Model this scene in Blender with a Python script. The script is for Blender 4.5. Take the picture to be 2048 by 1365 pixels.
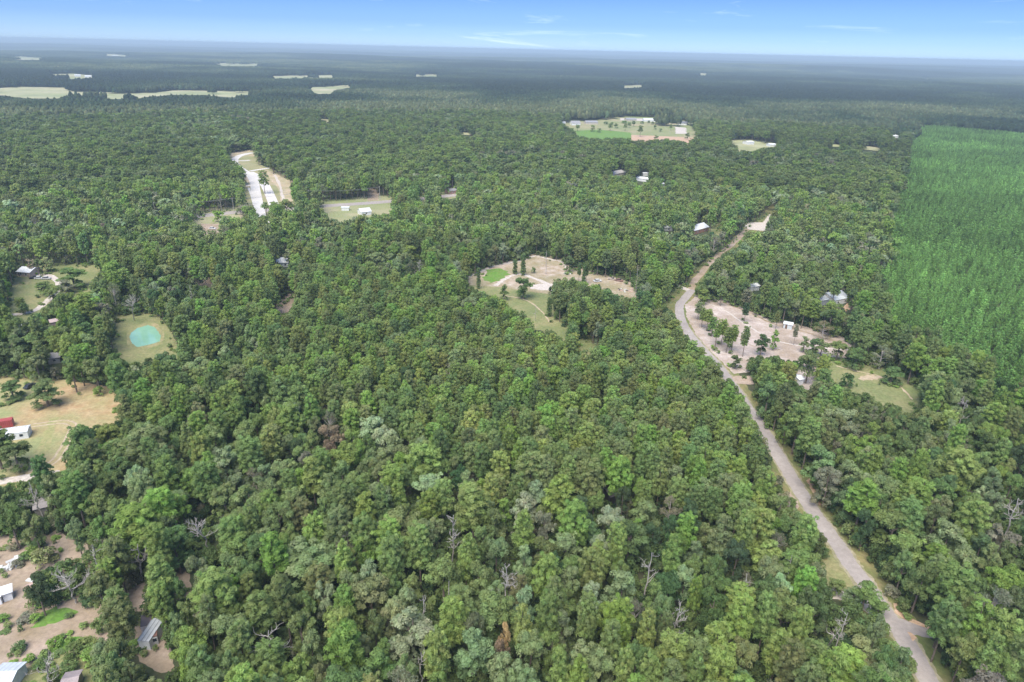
import bpy, math, random
import numpy as np
from mathutils import Vector, Matrix
from mathutils.geometry import delaunay_2d_cdt

for _o in list(bpy.data.objects):
    bpy.data.objects.remove(_o)
random.seed(7)
rng = np.random.default_rng(7)
scene = bpy.context.scene
COL = scene.collection

# ------------------------------------------------------------------ camera
H = 120.0                                   # drone height in metres
F = 2048 * 24 / 36.0
PITCH = math.radians(23.14)
ROLL = math.radians(1.343)
fwd = Vector((0, math.cos(PITCH), -math.sin(PITCH)))
r0 = Vector((1, 0, 0)); u0 = Vector((0, math.sin(PITCH), math.cos(PITCH)))
RT = r0 * math.cos(ROLL) + u0 * math.sin(ROLL)
UP = -r0 * math.sin(ROLL) + u0 * math.cos(ROLL)
cam_d = bpy.data.cameras.new('camera'); cam = bpy.data.objects.new('camera', cam_d); COL.objects.link(cam)
cam_d.lens = 24; cam_d.sensor_width = 36; cam_d.clip_start = 1; cam_d.clip_end = 120000
M = Matrix((RT, UP, -fwd)).transposed().to_4x4(); M.translation = (0, 0, H)
cam.matrix_world = M
scene.camera = cam

# ------------------------------------------------------------------ light
SUN_EL = math.radians(60); SUN_AZ = math.radians(-155)    # azimuth from +Y towards +X
sun_d = bpy.data.lights.new('sun', 'SUN'); sun = bpy.data.objects.new('sun', sun_d); COL.objects.link(sun)
sun_d.energy = 2.8; sun_d.angle = math.radians(50); sun_d.color = (1, .94, .81)
sdir = Vector((math.sin(SUN_AZ) * math.cos(SUN_EL), math.cos(SUN_AZ) * math.cos(SUN_EL), math.sin(SUN_EL)))
sun.rotation_euler = sdir.to_track_quat('Z', 'Y').to_euler(); sun.location = (0, 0, 300)

world = bpy.data.worlds.new('World'); scene.world = world; world.use_nodes = True
wt = world.node_tree; wn = wt.nodes; wl = wt.links
for n in list(wn): wn.remove(n)
wo = wn.new('ShaderNodeOutputWorld'); bg = wn.new('ShaderNodeBackground')
sky = wn.new('ShaderNodeTexSky'); sky.sky_type = 'NISHITA'; sky.sun_disc = False
sky.sun_elevation = SUN_EL; sky.sun_rotation = SUN_AZ
sky.altitude = 100; sky.air_density = 1.0; sky.dust_density = 0.6; sky.ozone_density = 2.2
bg.inputs['Strength'].default_value = 0.12
# thin high cirrus
tc = wn.new('ShaderNodeTexCoord')
sep = wn.new('ShaderNodeSeparateXYZ'); wl.new(tc.outputs['Generated'], sep.inputs[0])
mp = wn.new('ShaderNodeMapping'); mp.inputs['Scale'].default_value = (1.6, 1.6, 16); mp.inputs['Rotation'].default_value = (0, math.radians(9), 0)
wl.new(tc.outputs['Generated'], mp.inputs[0])
n1 = wn.new('ShaderNodeTexNoise'); n1.inputs['Scale'].default_value = 3.1; n1.inputs['Detail'].default_value = 9; n1.inputs['Roughness'].default_value = .62; n1.inputs['Distortion'].default_value = .7
wl.new(mp.outputs[0], n1.inputs['Vector'])
cr = wn.new('ShaderNodeValToRGB'); cr.color_ramp.elements[0].position = .58; cr.color_ramp.elements[1].position = .82
cr.color_ramp.elements[0].color = (0, 0, 0, 1); cr.color_ramp.elements[1].color = (.38, .38, .38, 1)
wl.new(n1.outputs['Fac'], cr.inputs[0])
mx = wn.new('ShaderNodeMix'); mx.data_type = 'RGBA'
tintn = wn.new('ShaderNodeMix'); tintn.data_type = 'RGBA'; tintn.blend_type = 'MULTIPLY'; tintn.inputs[0].default_value = 1
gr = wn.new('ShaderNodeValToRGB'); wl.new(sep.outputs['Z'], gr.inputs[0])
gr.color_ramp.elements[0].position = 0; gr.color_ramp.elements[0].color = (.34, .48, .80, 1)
gr.color_ramp.elements[1].position = .60; gr.color_ramp.elements[1].color = (.60, .64, .70, 1)  # sky made brighter and whiter overhead, above the view, to lift ambient light
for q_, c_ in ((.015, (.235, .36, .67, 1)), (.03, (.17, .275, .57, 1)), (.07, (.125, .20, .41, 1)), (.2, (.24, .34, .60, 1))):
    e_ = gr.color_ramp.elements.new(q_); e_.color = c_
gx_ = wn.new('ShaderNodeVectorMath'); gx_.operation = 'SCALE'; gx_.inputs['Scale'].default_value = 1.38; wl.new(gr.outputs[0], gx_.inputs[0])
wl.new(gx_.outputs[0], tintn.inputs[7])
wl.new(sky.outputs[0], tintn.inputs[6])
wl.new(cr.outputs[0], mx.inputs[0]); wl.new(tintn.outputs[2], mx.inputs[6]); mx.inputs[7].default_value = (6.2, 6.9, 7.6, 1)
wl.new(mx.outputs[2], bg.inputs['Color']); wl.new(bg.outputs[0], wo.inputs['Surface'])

scene.view_settings.view_transform = 'Standard'; scene.view_settings.look = 'None'
scene.view_settings.gamma = 1; scene.view_settings.exposure = 1.17
scene.view_settings.use_curve_mapping = False
scene.render.engine = 'CYCLES'
cy = scene.cycles
cy.use_denoising = True; cy.max_bounces = 6; cy.diffuse_bounces = 4; cy.glossy_bounces = 2
cy.transmission_bounces = 3; cy.volume_bounces = 0; cy.transparent_max_bounces = 4
cy.use_adaptive_sampling = True; cy.adaptive_threshold = 0.015

# ------------------------------------------------------------------ projection helpers
RTn, UPn, FWn = np.array(RT), np.array(UP), np.array(fwd)
def project(x, y, z):
    """world -> pixels of the 2048 wide photograph"""
    dx, dy, dz = np.asarray(x, float), np.asarray(y, float), np.asarray(z, float) - H
    a = dx * RTn[0] + dy * RTn[1] + dz * RTn[2]
    b = dx * UPn[0] + dy * UPn[1] + dz * UPn[2]
    c = np.maximum(dx * FWn[0] + dy * FWn[1] + dz * FWn[2], 1e-3)
    return 1024 + F * a / c, 682.5 - F * b / c, c
def hgt(x, y):
    """gentle relief, dead flat within 2.2 km of the drone"""
    x = np.asarray(x, float); y = np.asarray(y, float); d = np.hypot(x, y)
    a = np.clip((d - 2200) / 4500, 0, 1) * 15
    return a * (np.sin(x / 830 + 1.3) * np.sin(y / 690 + .4) + .7 * np.sin(x / 2100 - y / 1500) + .4 * np.sin(y / 310 + x / 640)) - np.clip((d - 15000) / 12000, 0, 1) * 6
def P(px, py, z=0.0):
    d = FWn * F + RTn * (px - 1024) + UPn * (682.5 - py)
    if d[2] > -1: d[2] = -1
    t = (H - z) / -d[2]
    x, y = d[0] * t, d[1] * t
    if math.hypot(x, y) > 2200:
        for s in np.linspace(2100 / math.hypot(d[0], d[1]), t * 1.3, 500):
            if H + d[2] * s < float(hgt(d[0] * s, d[1] * s)) + z:
                x, y = d[0] * s, d[1] * s; break
    return x, y
def mpp(px, py, z=0.0):
    x, y = P(px, py, z); return float(project(x, y, z)[2]) / F

def _h2(ix, iy, s):
    n = (ix.astype(np.int64) * 374761393 + iy.astype(np.int64) * 668265263 + s * 982451653) & 0x7fffffff
    n = ((n ^ (n >> 13)) * 1274126177) & 0x7fffffff
    return ((n ^ (n >> 16)) & 0xffff) / 65535.0
def vnoise(x, y, scale, seed=0):
    x = np.asarray(x, float) / scale; y = np.asarray(y, float) / scale
    ix = np.floor(x); iy = np.floor(y); fx = x - ix; fy = y - iy
    fx = fx * fx * (3 - 2 * fx); fy = fy * fy * (3 - 2 * fy)
    a = _h2(ix, iy, seed); b = _h2(ix + 1, iy, seed); c = _h2(ix, iy + 1, seed); d = _h2(ix + 1, iy + 1, seed)
    return (a * (1 - fx) + b * fx) * (1 - fy) + (c * (1 - fx) + d * fx) * fy

# ------------------------------------------------------------------ masks of open ground
MX0, MY0, MW, MH = -500, 0, 3100, 1900
clear = np.zeros((MH, MW), bool)
clearg = np.zeros((MH, MW), bool); clearb = np.zeros((MH, MW), bool)   # buildings and dead trees that stay in view
def raster(poly, target, val=True):
    p = np.array(poly, float); xs = p[:, 0] - MX0; ys = p[:, 1] - MY0
    y0 = max(0, int(ys.min())); y1 = min(MH - 1, int(math.ceil(ys.max())))
    for yy in range(y0, y1 + 1):
        yc = yy + .5; xi = []
        for i in range(len(p)):
            ya, yb = ys[i - 1], ys[i]
            if (ya <= yc) != (yb <= yc):
                xi.append(xs[i - 1] + (yc - ya) / (yb - ya) * (xs[i] - xs[i - 1]))
        xi.sort()
        for k in range(0, len(xi) - 1, 2):
            a = max(0, int(round(xi[k]))); b = min(MW, int(round(xi[k + 1])))
            if b > a: target[yy, a:b] = val
def look(mask, px, py):
    ix = np.clip((np.asarray(px) - MX0).astype(int), 0, MW - 1); iy = np.clip((np.asarray(py) - MY0).astype(int), 0, MH - 1)
    return mask[iy, ix]
def inpoly(px, py, poly):
    px = np.asarray(px, float); py = np.asarray(py, float); r = np.zeros(px.shape, bool)
    n = len(poly)
    for i in range(n):
        xa, ya = poly[i - 1]; xb, yb = poly[i]
        if ya == yb: continue
        c = ((ya <= py) != (yb <= py)) & (px < (xb - xa) * (py - ya) / (yb - ya) + xa)
        r ^= c
    return r

def blocked(x, y, h, r, wid=1.0, mask=None):
    d = np.hypot(x, y); lx, ly = y / d, -x / d
    bad = np.zeros(np.shape(x), bool)
    for fz, fr in ((1.0, 0), (.9, .35), (.9, -.35), (.82, .7), (.82, -.7), (.8, 0), (.6, 1), (.6, -1), (.6, .5), (.6, -.5), (.6, 0), (.42, .75), (.42, -.75), (.42, .3), (.42, -.3), (.2, 0), (.03, 0)):
        X, Y, _c = project(x + lx * r * fr * wid, y + ly * r * fr * wid, hgt(x, y) + h * fz)
        bad |= look(clear if mask is None else mask, X, Y)
    return bad

OPEN = {
 'field': [(-420,770),(-200,765),(0,756),(54,756),(72,765),(100,770),(140,770),(195,775),(225,783),(232,808),(242,820),(222,830),(215,842),(192,843),(150,848),(142,883),(125,908),(117,915),(78,923),(62,935),(60,950),(8,962),(0,962),(-200,970),(-420,985)],
 'lawn': [(22,578),(45,556),(68,549),(96,531),(125,530),(173,528),(199,534),(198,546),(182,557),(174,572),(173,588),(150,590),(128,585),(112,590),(92,607),(75,622),(60,628),(45,631),(24,630),(18,600)],
 'pondside': [(222,633),(260,632),(308,628),(325,642),(342,669),(352,689),(354,708),(320,712),(290,716),(260,724),(229,716),(226,683),(248,655),(226,642)],
 'reddirt': [(551,611),(578,587),(590,590),(587,607),(578,621),(558,625)],
 'centre': [(937,553),(959,543),(990,531),(1041,520),(1072,510),(1095,516),(1127,523),(1134,535),(1160,537),(1181,545),(1205,553),(1220,559),(1252,564),(1271,578),(1271,592),(1259,594),(1228,584),(1205,566),(1181,568),(1144,551),(1115,553),(1107,566),(1095,578),(1097,602),(1105,633),(1117,646),(1132,652),(1138,668),(1121,668),(1095,660),(1066,656),(1060,627),(1021,605),(974,584),(937,568)],
 'glade': [(1150,682),(1175,678),(1190,690),(1180,705),(1162,697)],
 'sandlot': [(1386,597),(1406,600),(1451,604),(1485,618),(1540,642),(1567,650),(1608,657),(1656,672),(1704,686),(1690,703),(1656,710),(1620,706),(1587,713),(1553,707),(1505,710),(1485,724),(1492,734),(1468,741),(1451,720),(1416,686),(1389,655),(1375,628),(1372,607)],
 'sandyard': [(1590,745),(1620,742),(1632,765),(1618,778),(1598,768)],
 'oval': [(1661,720),(1686,723),(1761,740),(1798,750),(1836,783),(1836,798),(1818,825),(1801,813),(1773,798),(1748,783),(1721,783),(1696,773),(1666,758),(1658,733)],
 'lowfield': [(-420,1270),(0,1240),(60,1228),(88,1211),(142,1206),(185,1214),(195,1224),(180,1240),(172,1262),(165,1285),(140,1330),(90,1340),(60,1336),(0,1330),(-420,1350)],
 'dirt': [(-420,1100),(0,1081),(30,1081),(97,1079),(120,1064),(130,1081),(160,1089),(165,1111),(135,1119),(125,1109),(105,1101),(85,1121),(82,1131),(50,1144),(25,1159),(0,1168),(-420,1190)],
 'dirtb': [(262,1178),(285,1168),(298,1172),(292,1186),(270,1184)],
 'dirtc': [(357,1141),(366,1143),(380,1174),(372,1196),(350,1184),(362,1165)],
 'shedyard': [(276,1240),(305,1240),(320,1262),(320,1290),(338,1310),(335,1328),(318,1328),(300,1305),(278,1300),(274,1270)],
 'estate': [(456,311),(475,304),(498,301),(521,301),(498,307),(498,322),(507,332),(537,335),(545,348),(566,357),(579,366),(576,376),(575,399),(589,402),(589,424),(565,412),(552,402),(538,404),(537,428),(526,424),(515,424),(505,413),(491,410),(491,373),(498,348),(487,337),(472,325),(462,321)],
 'highway': [(640,404),(784,394),(783,409),(774,422),(715,428),(679,441),(656,429),(642,420)],
 'highwayleft': [(388,426),(440,422),(480,419),(480,430),(440,434),(390,442)],
 'highwayr': [(838,395),(862,395),(862,403),(840,403)],
 'highwayrr': [(880,388),(916,387),(913,396),(884,398)],
 'smallyard': [(404,452),(438,452),(438,461),(408,463)],
 'smallyardb': [(395,558),(425,560),(420,570),(396,568)],
 'entry': [(739,378),(753,378),(755,398),(738,399)],
 'farclear': [(1125,248),(1190,243),(1226,238),(1239,234),(1320,235),(1374,243),(1390,260),(1390,274),(1376,285),(1347,276),(1268,281),(1257,274),(1201,276),(1161,272),(1150,260)],
 'farb': [(1459,280),(1509,283),(1549,290),(1530,294),(1500,299),(1482,299)],
 'row': [(1372,569),(1394,537),(1418,518),(1438,507),(1460,485),(1476,474),(1492,457),(1488,448),(1509,445),(1528,427),(1548,410),(1554,404),(1548,416),(1539,436),(1531,449),(1525,457),(1500,461),(1481,479),(1465,490),(1442,510),(1420,529),(1408,548),(1397,564),(1388,582),(1377,590),(1347,616),(1336,613),(1336,597),(1353,571)],
 'houselawn': [(1418,452),(1438,446),(1443,460),(1430,465)],
 'road': [(1377,585),(1390,590),(1378,607),(1382,640),(1400,672),(1432,702),(1462,728),(1500,752),(1505,760),(1490,768),(1502,800),(1525,845),(1561,883),(1586,918),(1608,950),(1631,990),(1656,1039),(1691,1071),(1721,1106),(1753,1144),(1768,1179),(1786,1206),(1811,1224),(1836,1239),(1866,1259),(1853,1274),(1831,1276),(1846,1299),(1866,1329),(1886,1362),(1950,1460),(1890,1460),(1842,1365),(1840,1331),(1828,1301),(1806,1271),(1786,1249),(1753,1219),(1740,1190),(1722,1178),(1696,1188),(1661,1179),(1653,1164),(1661,1129),(1668,1106),(1664,1082),(1641,1056),(1614,1029),(1590,990),(1568,960),(1546,918),(1537,884),(1522,856),(1510,838),(1496,804),(1486,784),(1468,766),(1450,746),(1430,724),(1408,702),(1372,665),(1352,632),(1352,608),(1362,590)],
 'farfield': [(-400,182),(0,177),(44,175),(130,176),(140,184),(205,186),(308,187),(342,182),(376,182),(445,183),(547,184),(513,188),(462,197),(410,191),(342,191),(274,198),(219,200),(205,192),(137,192),(113,198),(51,198),(0,192),(-400,202)],
 'farfieldb': [(99,150),(150,148),(192,153),(188,159),(147,159),(92,157)],
 'farfieldc': [(205,158),(252,161),(252,164),(205,162)],
 'farfieldd': [(417,127),(523,128),(523,133),(445,133)],
 'farfielde': [(530,153),(670,151),(670,157),(547,158)],
 'farfieldf': [(609,176),(660,174),(706,169),(704,176),(670,181),(664,189),(626,189)],
 'farfieldg': [(14,112),(96,117),(92,121),(20,121)],
 'farfieldh': [(205,108),(260,111),(258,114),(205,112)],
 'farfieldi': [(825,150),(880,150),(878,154),(828,154)],
 'farfieldj': [(1240,172),(1290,171),(1288,176),(1242,177)],
 'farfieldk': [(1000,104),(1024,105),(1024,107),(1000,107)],
 'farfieldl': [(1392,146),(1424,149),(1420,152),(1394,151)],
 'farfieldm': [(1838,154),(1862,158),(1860,161),(1842,160)],
 'farfieldo': [(640,236),(660,243),(658,247),(642,240)],
 'farfieldp': [(916,266),(948,268),(940,272),(918,271)],
 'farfieldq': [(1663,290),(1682,291),(1682,296),(1665,295)],
 'farfieldr': [(1725,293),(1762,298),(1758,304),(1728,300)],
 'farfields': [(110,222),(150,221),(150,225),(112,226)],
 'farfieldn': [(1530,116),(1650,120),(1648,123),(1532,119)],
}
for _k, _p in OPEN.items():
    raster(_p, clear); raster(_p, clearg)
    if _k in ('road', 'row'): raster(_p, clearb)
PINES = [(520,560),(700,520),(900,600),(1060,640),(1190,650),(1340,640),(1470,790),(1570,950),(1520,1010),(1380,1000),(1100,935),(900,900),(720,820),(540,760)]
YOUNG = [(1838,252),(2048,268),(2520,300),(2520,1100),(2250,1000),(2048,880),(1985,820),(1915,760),(1850,710),(1790,680),(1752,640),(1742,590),(1745,545),(1758,500),(1778,440),(1802,380),(1812,330),(1818,290)]

# ------------------------------------------------------------------ materials
def newmat(name):
    m = bpy.data.materials.new(name); m.use_nodes = True
    nt = m.node_tree
    for n in list(nt.nodes): nt.nodes.remove(n)
    return m, nt, nt.nodes, nt.links
def foliage_mat(name):
    m, nt, N, L = newmat(name)
    out = N.new('ShaderNodeOutputMaterial')
    at = N.new('ShaderNodeAttribute'); at.attribute_type = 'INSTANCER'; at.attribute_name = 'tint'
    sh = N.new('ShaderNodeAttribute'); sh.attribute_type = 'GEOMETRY'; sh.attribute_name = 'shade'
    mu = N.new('ShaderNodeMix'); mu.data_type = 'RGBA'; mu.blend_type = 'MULTIPLY'; mu.inputs[0].default_value = 1
    L.new(at.outputs['Color'], mu.inputs[6]); L.new(sh.outputs['Color'], mu.inputs[7])
    d = N.new('ShaderNodeBsdfDiffuse'); t = N.new('ShaderNodeBsdfTranslucent')
    L.new(mu.outputs[2], d.inputs['Color'])
    tm = N.new('ShaderNodeMix'); tm.data_type = 'RGBA'; tm.blend_type = 'MULTIPLY'; tm.inputs[0].default_value = 1; tm.inputs[7].default_value = (1.2, 1.3, .7, 1)
    L.new(mu.outputs[2], tm.inputs[6]); L.new(tm.outputs[2], t.inputs['Color'])
    ms = N.new('ShaderNodeMixShader'); ms.inputs[0].default_value = .34
    L.new(d.outputs[0], ms.inputs[1]); L.new(t.outputs[0], ms.inputs[2]); L.new(ms.outputs[0], out.inputs['Surface'])
    return m
FOL = foliage_mat('foliage')
def noise_mat(name, c1, c2, scale=.5, c3=None, scale3=.05, rough=.9, bump=0, spec=.2, detail=6, metallic=0, lo=.35, hi=.65, fine=.9, famp=.22):
    m, nt, N, L = newmat(name)
    out = N.new('ShaderNodeOutputMaterial'); b = N.new('ShaderNodeBsdfPrincipled')
    b.inputs['Roughness'].default_value = rough; b.inputs['Specular IOR Level'].default_value = spec; b.inputs['Metallic'].default_value = metallic
    tc = N.new('ShaderNodeTexCoord')
    def nz(s, d=detail):
        n = N.new('ShaderNodeTexNoise'); n.inputs['Scale'].default_value = s; n.inputs['Detail'].default_value = d; n.inputs['Roughness'].default_value = .62
        L.new(tc.outputs['Object'], n.inputs['Vector'])
        r = N.new('ShaderNodeMapRange'); r.inputs[1].default_value = lo; r.inputs[2].default_value = hi; L.new(n.outputs['Fac'], r.inputs[0]); return r.outputs[0]
    f = nz(scale)
    mx = N.new('ShaderNodeMix'); mx.data_type = 'RGBA'; L.new(f, mx.inputs[0])
    mx.inputs[6].default_value = (*c1, 1); mx.inputs[7].default_value = (*c2, 1)
    col = mx.outputs[2]
    if c3:
        f3 = nz(scale3)
        m3 = N.new('ShaderNodeMix'); m3.data_type = 'RGBA'; L.new(f3, m3.inputs[0]); L.new(col, m3.inputs[6]); m3.inputs[7].default_value = (*c3, 1); col = m3.outputs[2]
    fn = N.new('ShaderNodeTexNoise'); fn.inputs['Scale'].default_value = fine; fn.inputs['Detail'].default_value = 5; fn.inputs['Roughness'].default_value = .7; L.new(tc.outputs['Object'], fn.inputs['Vector'])
    fr = N.new('ShaderNodeMapRange'); fr.inputs[1].default_value = .3; fr.inputs[2].default_value = .7; fr.inputs[3].default_value = 1 - famp; fr.inputs[4].default_value = 1 + famp; L.new(fn.outputs['Fac'], fr.inputs[0])
    vm = N.new('ShaderNodeVectorMath'); vm.operation = 'SCALE'; L.new(col, vm.inputs[0]); L.new(fr.outputs[0], vm.inputs['Scale']); col = vm.outputs[0]
    L.new(col, b.inputs['Base Color'])
    if bump:
        bp = N.new('ShaderNodeBump'); bp.inputs['Strength'].default_value = bump; bp.inputs['Distance'].default_value = .1
        L.new(f, bp.inputs['Height']); L.new(bp.outputs[0], b.inputs['Normal'])
    L.new(b.outputs[0], out.inputs['Surface'])
    return m
BARK = noise_mat('bark', (.13, .10, .08), (.22, .18, .15), 2)
PALEBARK = noise_mat('bleached_wood', (.27, .245, .22), (.48, .44, .40), 1.5)
LITTER = noise_mat('forest_floor', (.055, .075, .030), (.10, .085, .055), .25, (.04, .06, .025), .02)
GRASS = noise_mat('mown_grass', (.19, .21, .085), (.31, .26, .14), .12, (.15, .18, .07), .04, famp=.3)
DRYFIELD = noise_mat('dry_grass', (.36, .24, .13), (.44, .32, .19), .35, (.26, .27, .12), .035, lo=.4, hi=.62)
SAND = noise_mat('bare_sand', (.38, .30, .26), (.54, .47, .43), .25, (.31, .24, .18), .06)
CENTREG = noise_mat('cleared_soil', (.33, .24, .16), (.50, .42, .36), .22, (.24, .21, .11), .045)
REDDIRT = noise_mat('red_dirt', (.34, .255, .20), (.45, .36, .30), .4, (.26, .20, .13), .1)
ASPHALT = noise_mat('chip_seal', (.33, .29, .27), (.40, .355, .33), .5, (.28, .245, .23), .06, famp=.12)
CONCRETE = noise_mat('concrete', (.56, .53, .505), (.64, .61, .585), .3, (.50, .47, .445), .03, famp=.08)
VERGE = noise_mat('verge', (.17, .18, .065), (.30, .22, .12), .18, (.12, .15, .05), .05)
WEEDS = noise_mat('lush_weeds', (.09, .20, .03), (.14, .28, .04), 1.2, (.17, .21, .07), .22, famp=.3, hi=.8)
FARFIELD = noise_mat('far_pasture', (.34, .32, .17), (.46, .40, .27), .012, (.24, .27, .12), .004, fine=.02, famp=.2)
CLAY = noise_mat('orange_clay', (.42, .26, .16), (.48, .35, .25), .8, famp=.3)
GRAVEL = noise_mat('pale_gravel', (.42, .36, .31), (.56, .50, .45), .8)
WATER = noise_mat('milky_green_water', (.21, .40, .285), (.26, .45, .33), .12, (.17, .35, .25), .07, rough=.08, spec=.5, famp=.03)
FLAT = {}
def flat(name, c, rough=.6, metallic=0, var=.12):
    if name not in FLAT:
        FLAT[name] = noise_mat(name, tuple(v * (1 - var) for v in c), c, .9, rough=rough, spec=.3, metallic=metallic, famp=.06)
    return FLAT[name]

# ------------------------------------------------------------------ mesh helpers
def mesh_from(name, V, Fc, mats=(), mi=None, shade=None, smooth=False):
    me = bpy.data.meshes.new(name)
    V = np.asarray(V, np.float32); Fc = np.asarray(Fc, np.int32)
    nv = Fc.shape[1]
    me.vertices.add(len(V)); me.vertices.foreach_set('co', V.ravel())
    me.loops.add(Fc.size); me.loops.foreach_set('vertex_index', Fc.ravel())
    me.polygons.add(len(Fc)); me.polygons.foreach_set('loop_start', np.arange(0, Fc.size, nv, dtype=np.int32))
    me.polygons.foreach_set('loop_total', np.full(len(Fc), nv, np.int32))
    if mi is not None: me.polygons.foreach_set('material_index', np.asarray(mi, np.int32))
    if smooth: me.polygons.foreach_set('use_smooth', np.ones(len(Fc), bool))
    me.update(calc_edges=True)
    if shade is not None:
        a = me.attributes.new('shade', 'FLOAT_COLOR', 'FACE')
        s = np.ones((len(Fc), 4), np.float32); s[:, :3] = shade; a.data.foreach_set('color', s.ravel())
    for m in mats: me.materials.append(m)
    return me
class MB:
    def __init__(s): s.v = []; s.f = []; s.m = []
    def face(s, pts, mi=0):
        k = len(s.v); s.v += [tuple(p) for p in pts]; s.f.append(tuple(range(k, k + len(pts)))); s.m.append(mi)
    def box(s, x0, y0, z0, x1, y1, z1, mi=0):
        k = len(s.v)
        s.v += [(x0,y0,z0),(x1,y0,z0),(x1,y1,z0),(x0,y1,z0),(x0,y0,z1),(x1,y0,z1),(x1,y1,z1),(x0,y1,z1)]
        for f in ((0,3,2,1),(4,5,6,7),(0,1,5,4),(1,2,6,5),(2,3,7,6),(3,0,4,7)):
            s.f.append(tuple(k + i for i in f)); s.m.append(mi)
    def tube(s, pts, rads, n=6, mi=0, cap=True):
        rings = []
        for i, p in enumerate(pts):
            p = Vector(p)
            t = (Vector(pts[min(i + 1, len(pts) - 1)]) - Vector(pts[max(i - 1, 0)]))
            t = t.normalized() if t.length > 0 else Vector((0, 0, 1))
            a = t.cross(Vector((.3, .9, .1))); a = a.normalized() if a.length > 1e-3 else Vector((1, 0, 0)); b = t.cross(a)
            k = len(s.v); rings.append(k)
            for j in range(n):
                an = j * 2 * math.pi / n
                s.v.append(tuple(p + (a * math.cos(an) + b * math.sin(an)) * rads[i]))
        for i in range(len(rings) - 1):
            for j in range(n):
                s.f.append((rings[i] + j, rings[i] + (j + 1) % n, rings[i + 1] + (j + 1) % n, rings[i + 1] + j)); s.m.append(mi)
        if cap:
            s.f.append(tuple(rings[-1] + j for j in range(n))); s.m.append(mi)
    def prism(s, prof, x0, x1, mi=0):
        """profile [(y,z)...] extruded along x"""
        k = len(s.v); n = len(prof)
        s.v += [(x0, y, z) for y, z in prof] + [(x1, y, z) for y, z in prof]
        s.f.append(tuple(k + i for i in range(n))[::-1]); s.m.append(mi)
        s.f.append(tuple(k + n + i for i in range(n))); s.m.append(mi)
        for i in range(n):
            j = (i + 1) % n; s.f.append((k + i, k + j, k + n + j, k + n + i)); s.m.append(mi)
    def mesh(s, name, *mats):
        me = bpy.data.meshes.new(name); me.from_pydata(s.v, [], s.f)
        for m in mats: me.materials.append(m)
        me.polygons.foreach_set('material_index', s.m); me.update(); return me
def obj(name, me, parent=None, loc=(0, 0, 0), rz=0, kind=None, label=None, cat=None, group=None):
    o = bpy.data.objects.new(name, me); COL.objects.link(o)
    o.location = loc; o.rotation_euler = (0, 0, rz)
    if parent: o.parent = parent
    if kind: o['kind'] = kind
    if label: o['label'] = label
    if cat: o['category'] = cat
    if group: o['group'] = group
    return o

# ------------------------------------------------------------------ ground
def build_ground():
    rad = np.concatenate([[0], np.geomspace(60, 34000, 150)]); na = 256
    V = [(0, 0, 0)]
    an = np.linspace(0, 2 * math.pi, na, endpoint=False)
    for r in rad[1:]:
        x = np.cos(an) * r; y = np.sin(an) * r
        V += list(zip(x, y, hgt(x, y)))
    Q = []
    T = [(0, 1 + i, 1 + (i + 1) % na) for i in range(na)]
    for k in range(len(rad) - 2):
        a = 1 + k * na; b = a + na
        for i in range(na):
            j = (i + 1) % na; Q.append((a + i, b + i, b + j, a + j))
    me = bpy.data.meshes.new('ground'); me.from_pydata(V, [], T + Q); me.materials.append(LITTER); me.update()
    for p in me.polygons: p.use_smooth = True
    obj('ground', me, kind='structure')
build_ground()

def densify(pts, step, amp, seed=0):
    r = random.Random(seed); out = []
    n = len(pts)
    for i in range(n):
        a = Vector(pts[i]); b = Vector(pts[(i + 1) % n]); L = (b - a).length; k = max(1, int(L / step))
        for j in range(k):
            p = a.lerp(b, j / k); out.append((p.x + r.uniform(-amp, amp), p.y + r.uniform(-amp, amp)))
    return out
def sheet(name, poly, mat, z=.03, step=None, amp=None, px=True, drape=False, kind='structure', grow=0, label=None):
    w = [P(x, y) for x, y in poly] if px else list(poly)
    c = Vector((sum(p[0] for p in w) / len(w), sum(p[1] for p in w) / len(w)))
    d = c.length
    step = step or max(1.2, d / 220); amp = step * .3 if amp is None else amp
    if grow: w = [tuple(Vector(p) - Vector(p).normalized() * grow) if Vector(p).length < c.length else p for p in w]
    e = densify(w, step, amp, len(name) + len(poly))
    pts = [Vector(p) for p in e]; n = len(pts); edges = [(i, (i + 1) % n) for i in range(n)]
    if drape:
        xs = [p[0] for p in e]; ys = [p[1] for p in e]; g = max(40, (max(xs) - min(xs)) / 60)
        gx, gy = np.meshgrid(np.arange(min(xs), max(xs), g), np.arange(min(ys), max(ys), g)); gx = gx.ravel(); gy = gy.ravel()
        ins = inpoly(gx, gy, e); pts += [Vector((a, b)) for a, b in zip(gx[ins], gy[ins])]
    v, _, f, *_r = delaunay_2d_cdt(pts, edges, [list(range(n))], 1, 1e-4)
    V = [(p.x, p.y, (float(hgt(p.x, p.y)) if drape else 0) + z) for p in v]
    me = bpy.data.meshes.new(name); me.from_pydata(V, [], [tuple(q) for q in f]); me.materials.append(mat); me.update()
    if len(me.polygons) and me.polygons[0].normal.z < 0: me.flip_normals()
    return obj(name, me, kind=kind, label=label)
def catmull(p, n=8):
    out = []
    for i in range(len(p) - 1):
        a = Vector(p[max(i - 1, 0)]); b = Vector(p[i]); c = Vector(p[i + 1]); d = Vector(p[min(i + 2, len(p) - 1)])
        for k in range(n):
            t = k / n
            out.append(.5 * ((2 * b) + (c - a) * t + (2 * a - 5 * b + 4 * c - d) * t * t + (3 * b - a - 3 * c + d) * t ** 3))
    out.append(Vector(p[-1])); return out
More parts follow.
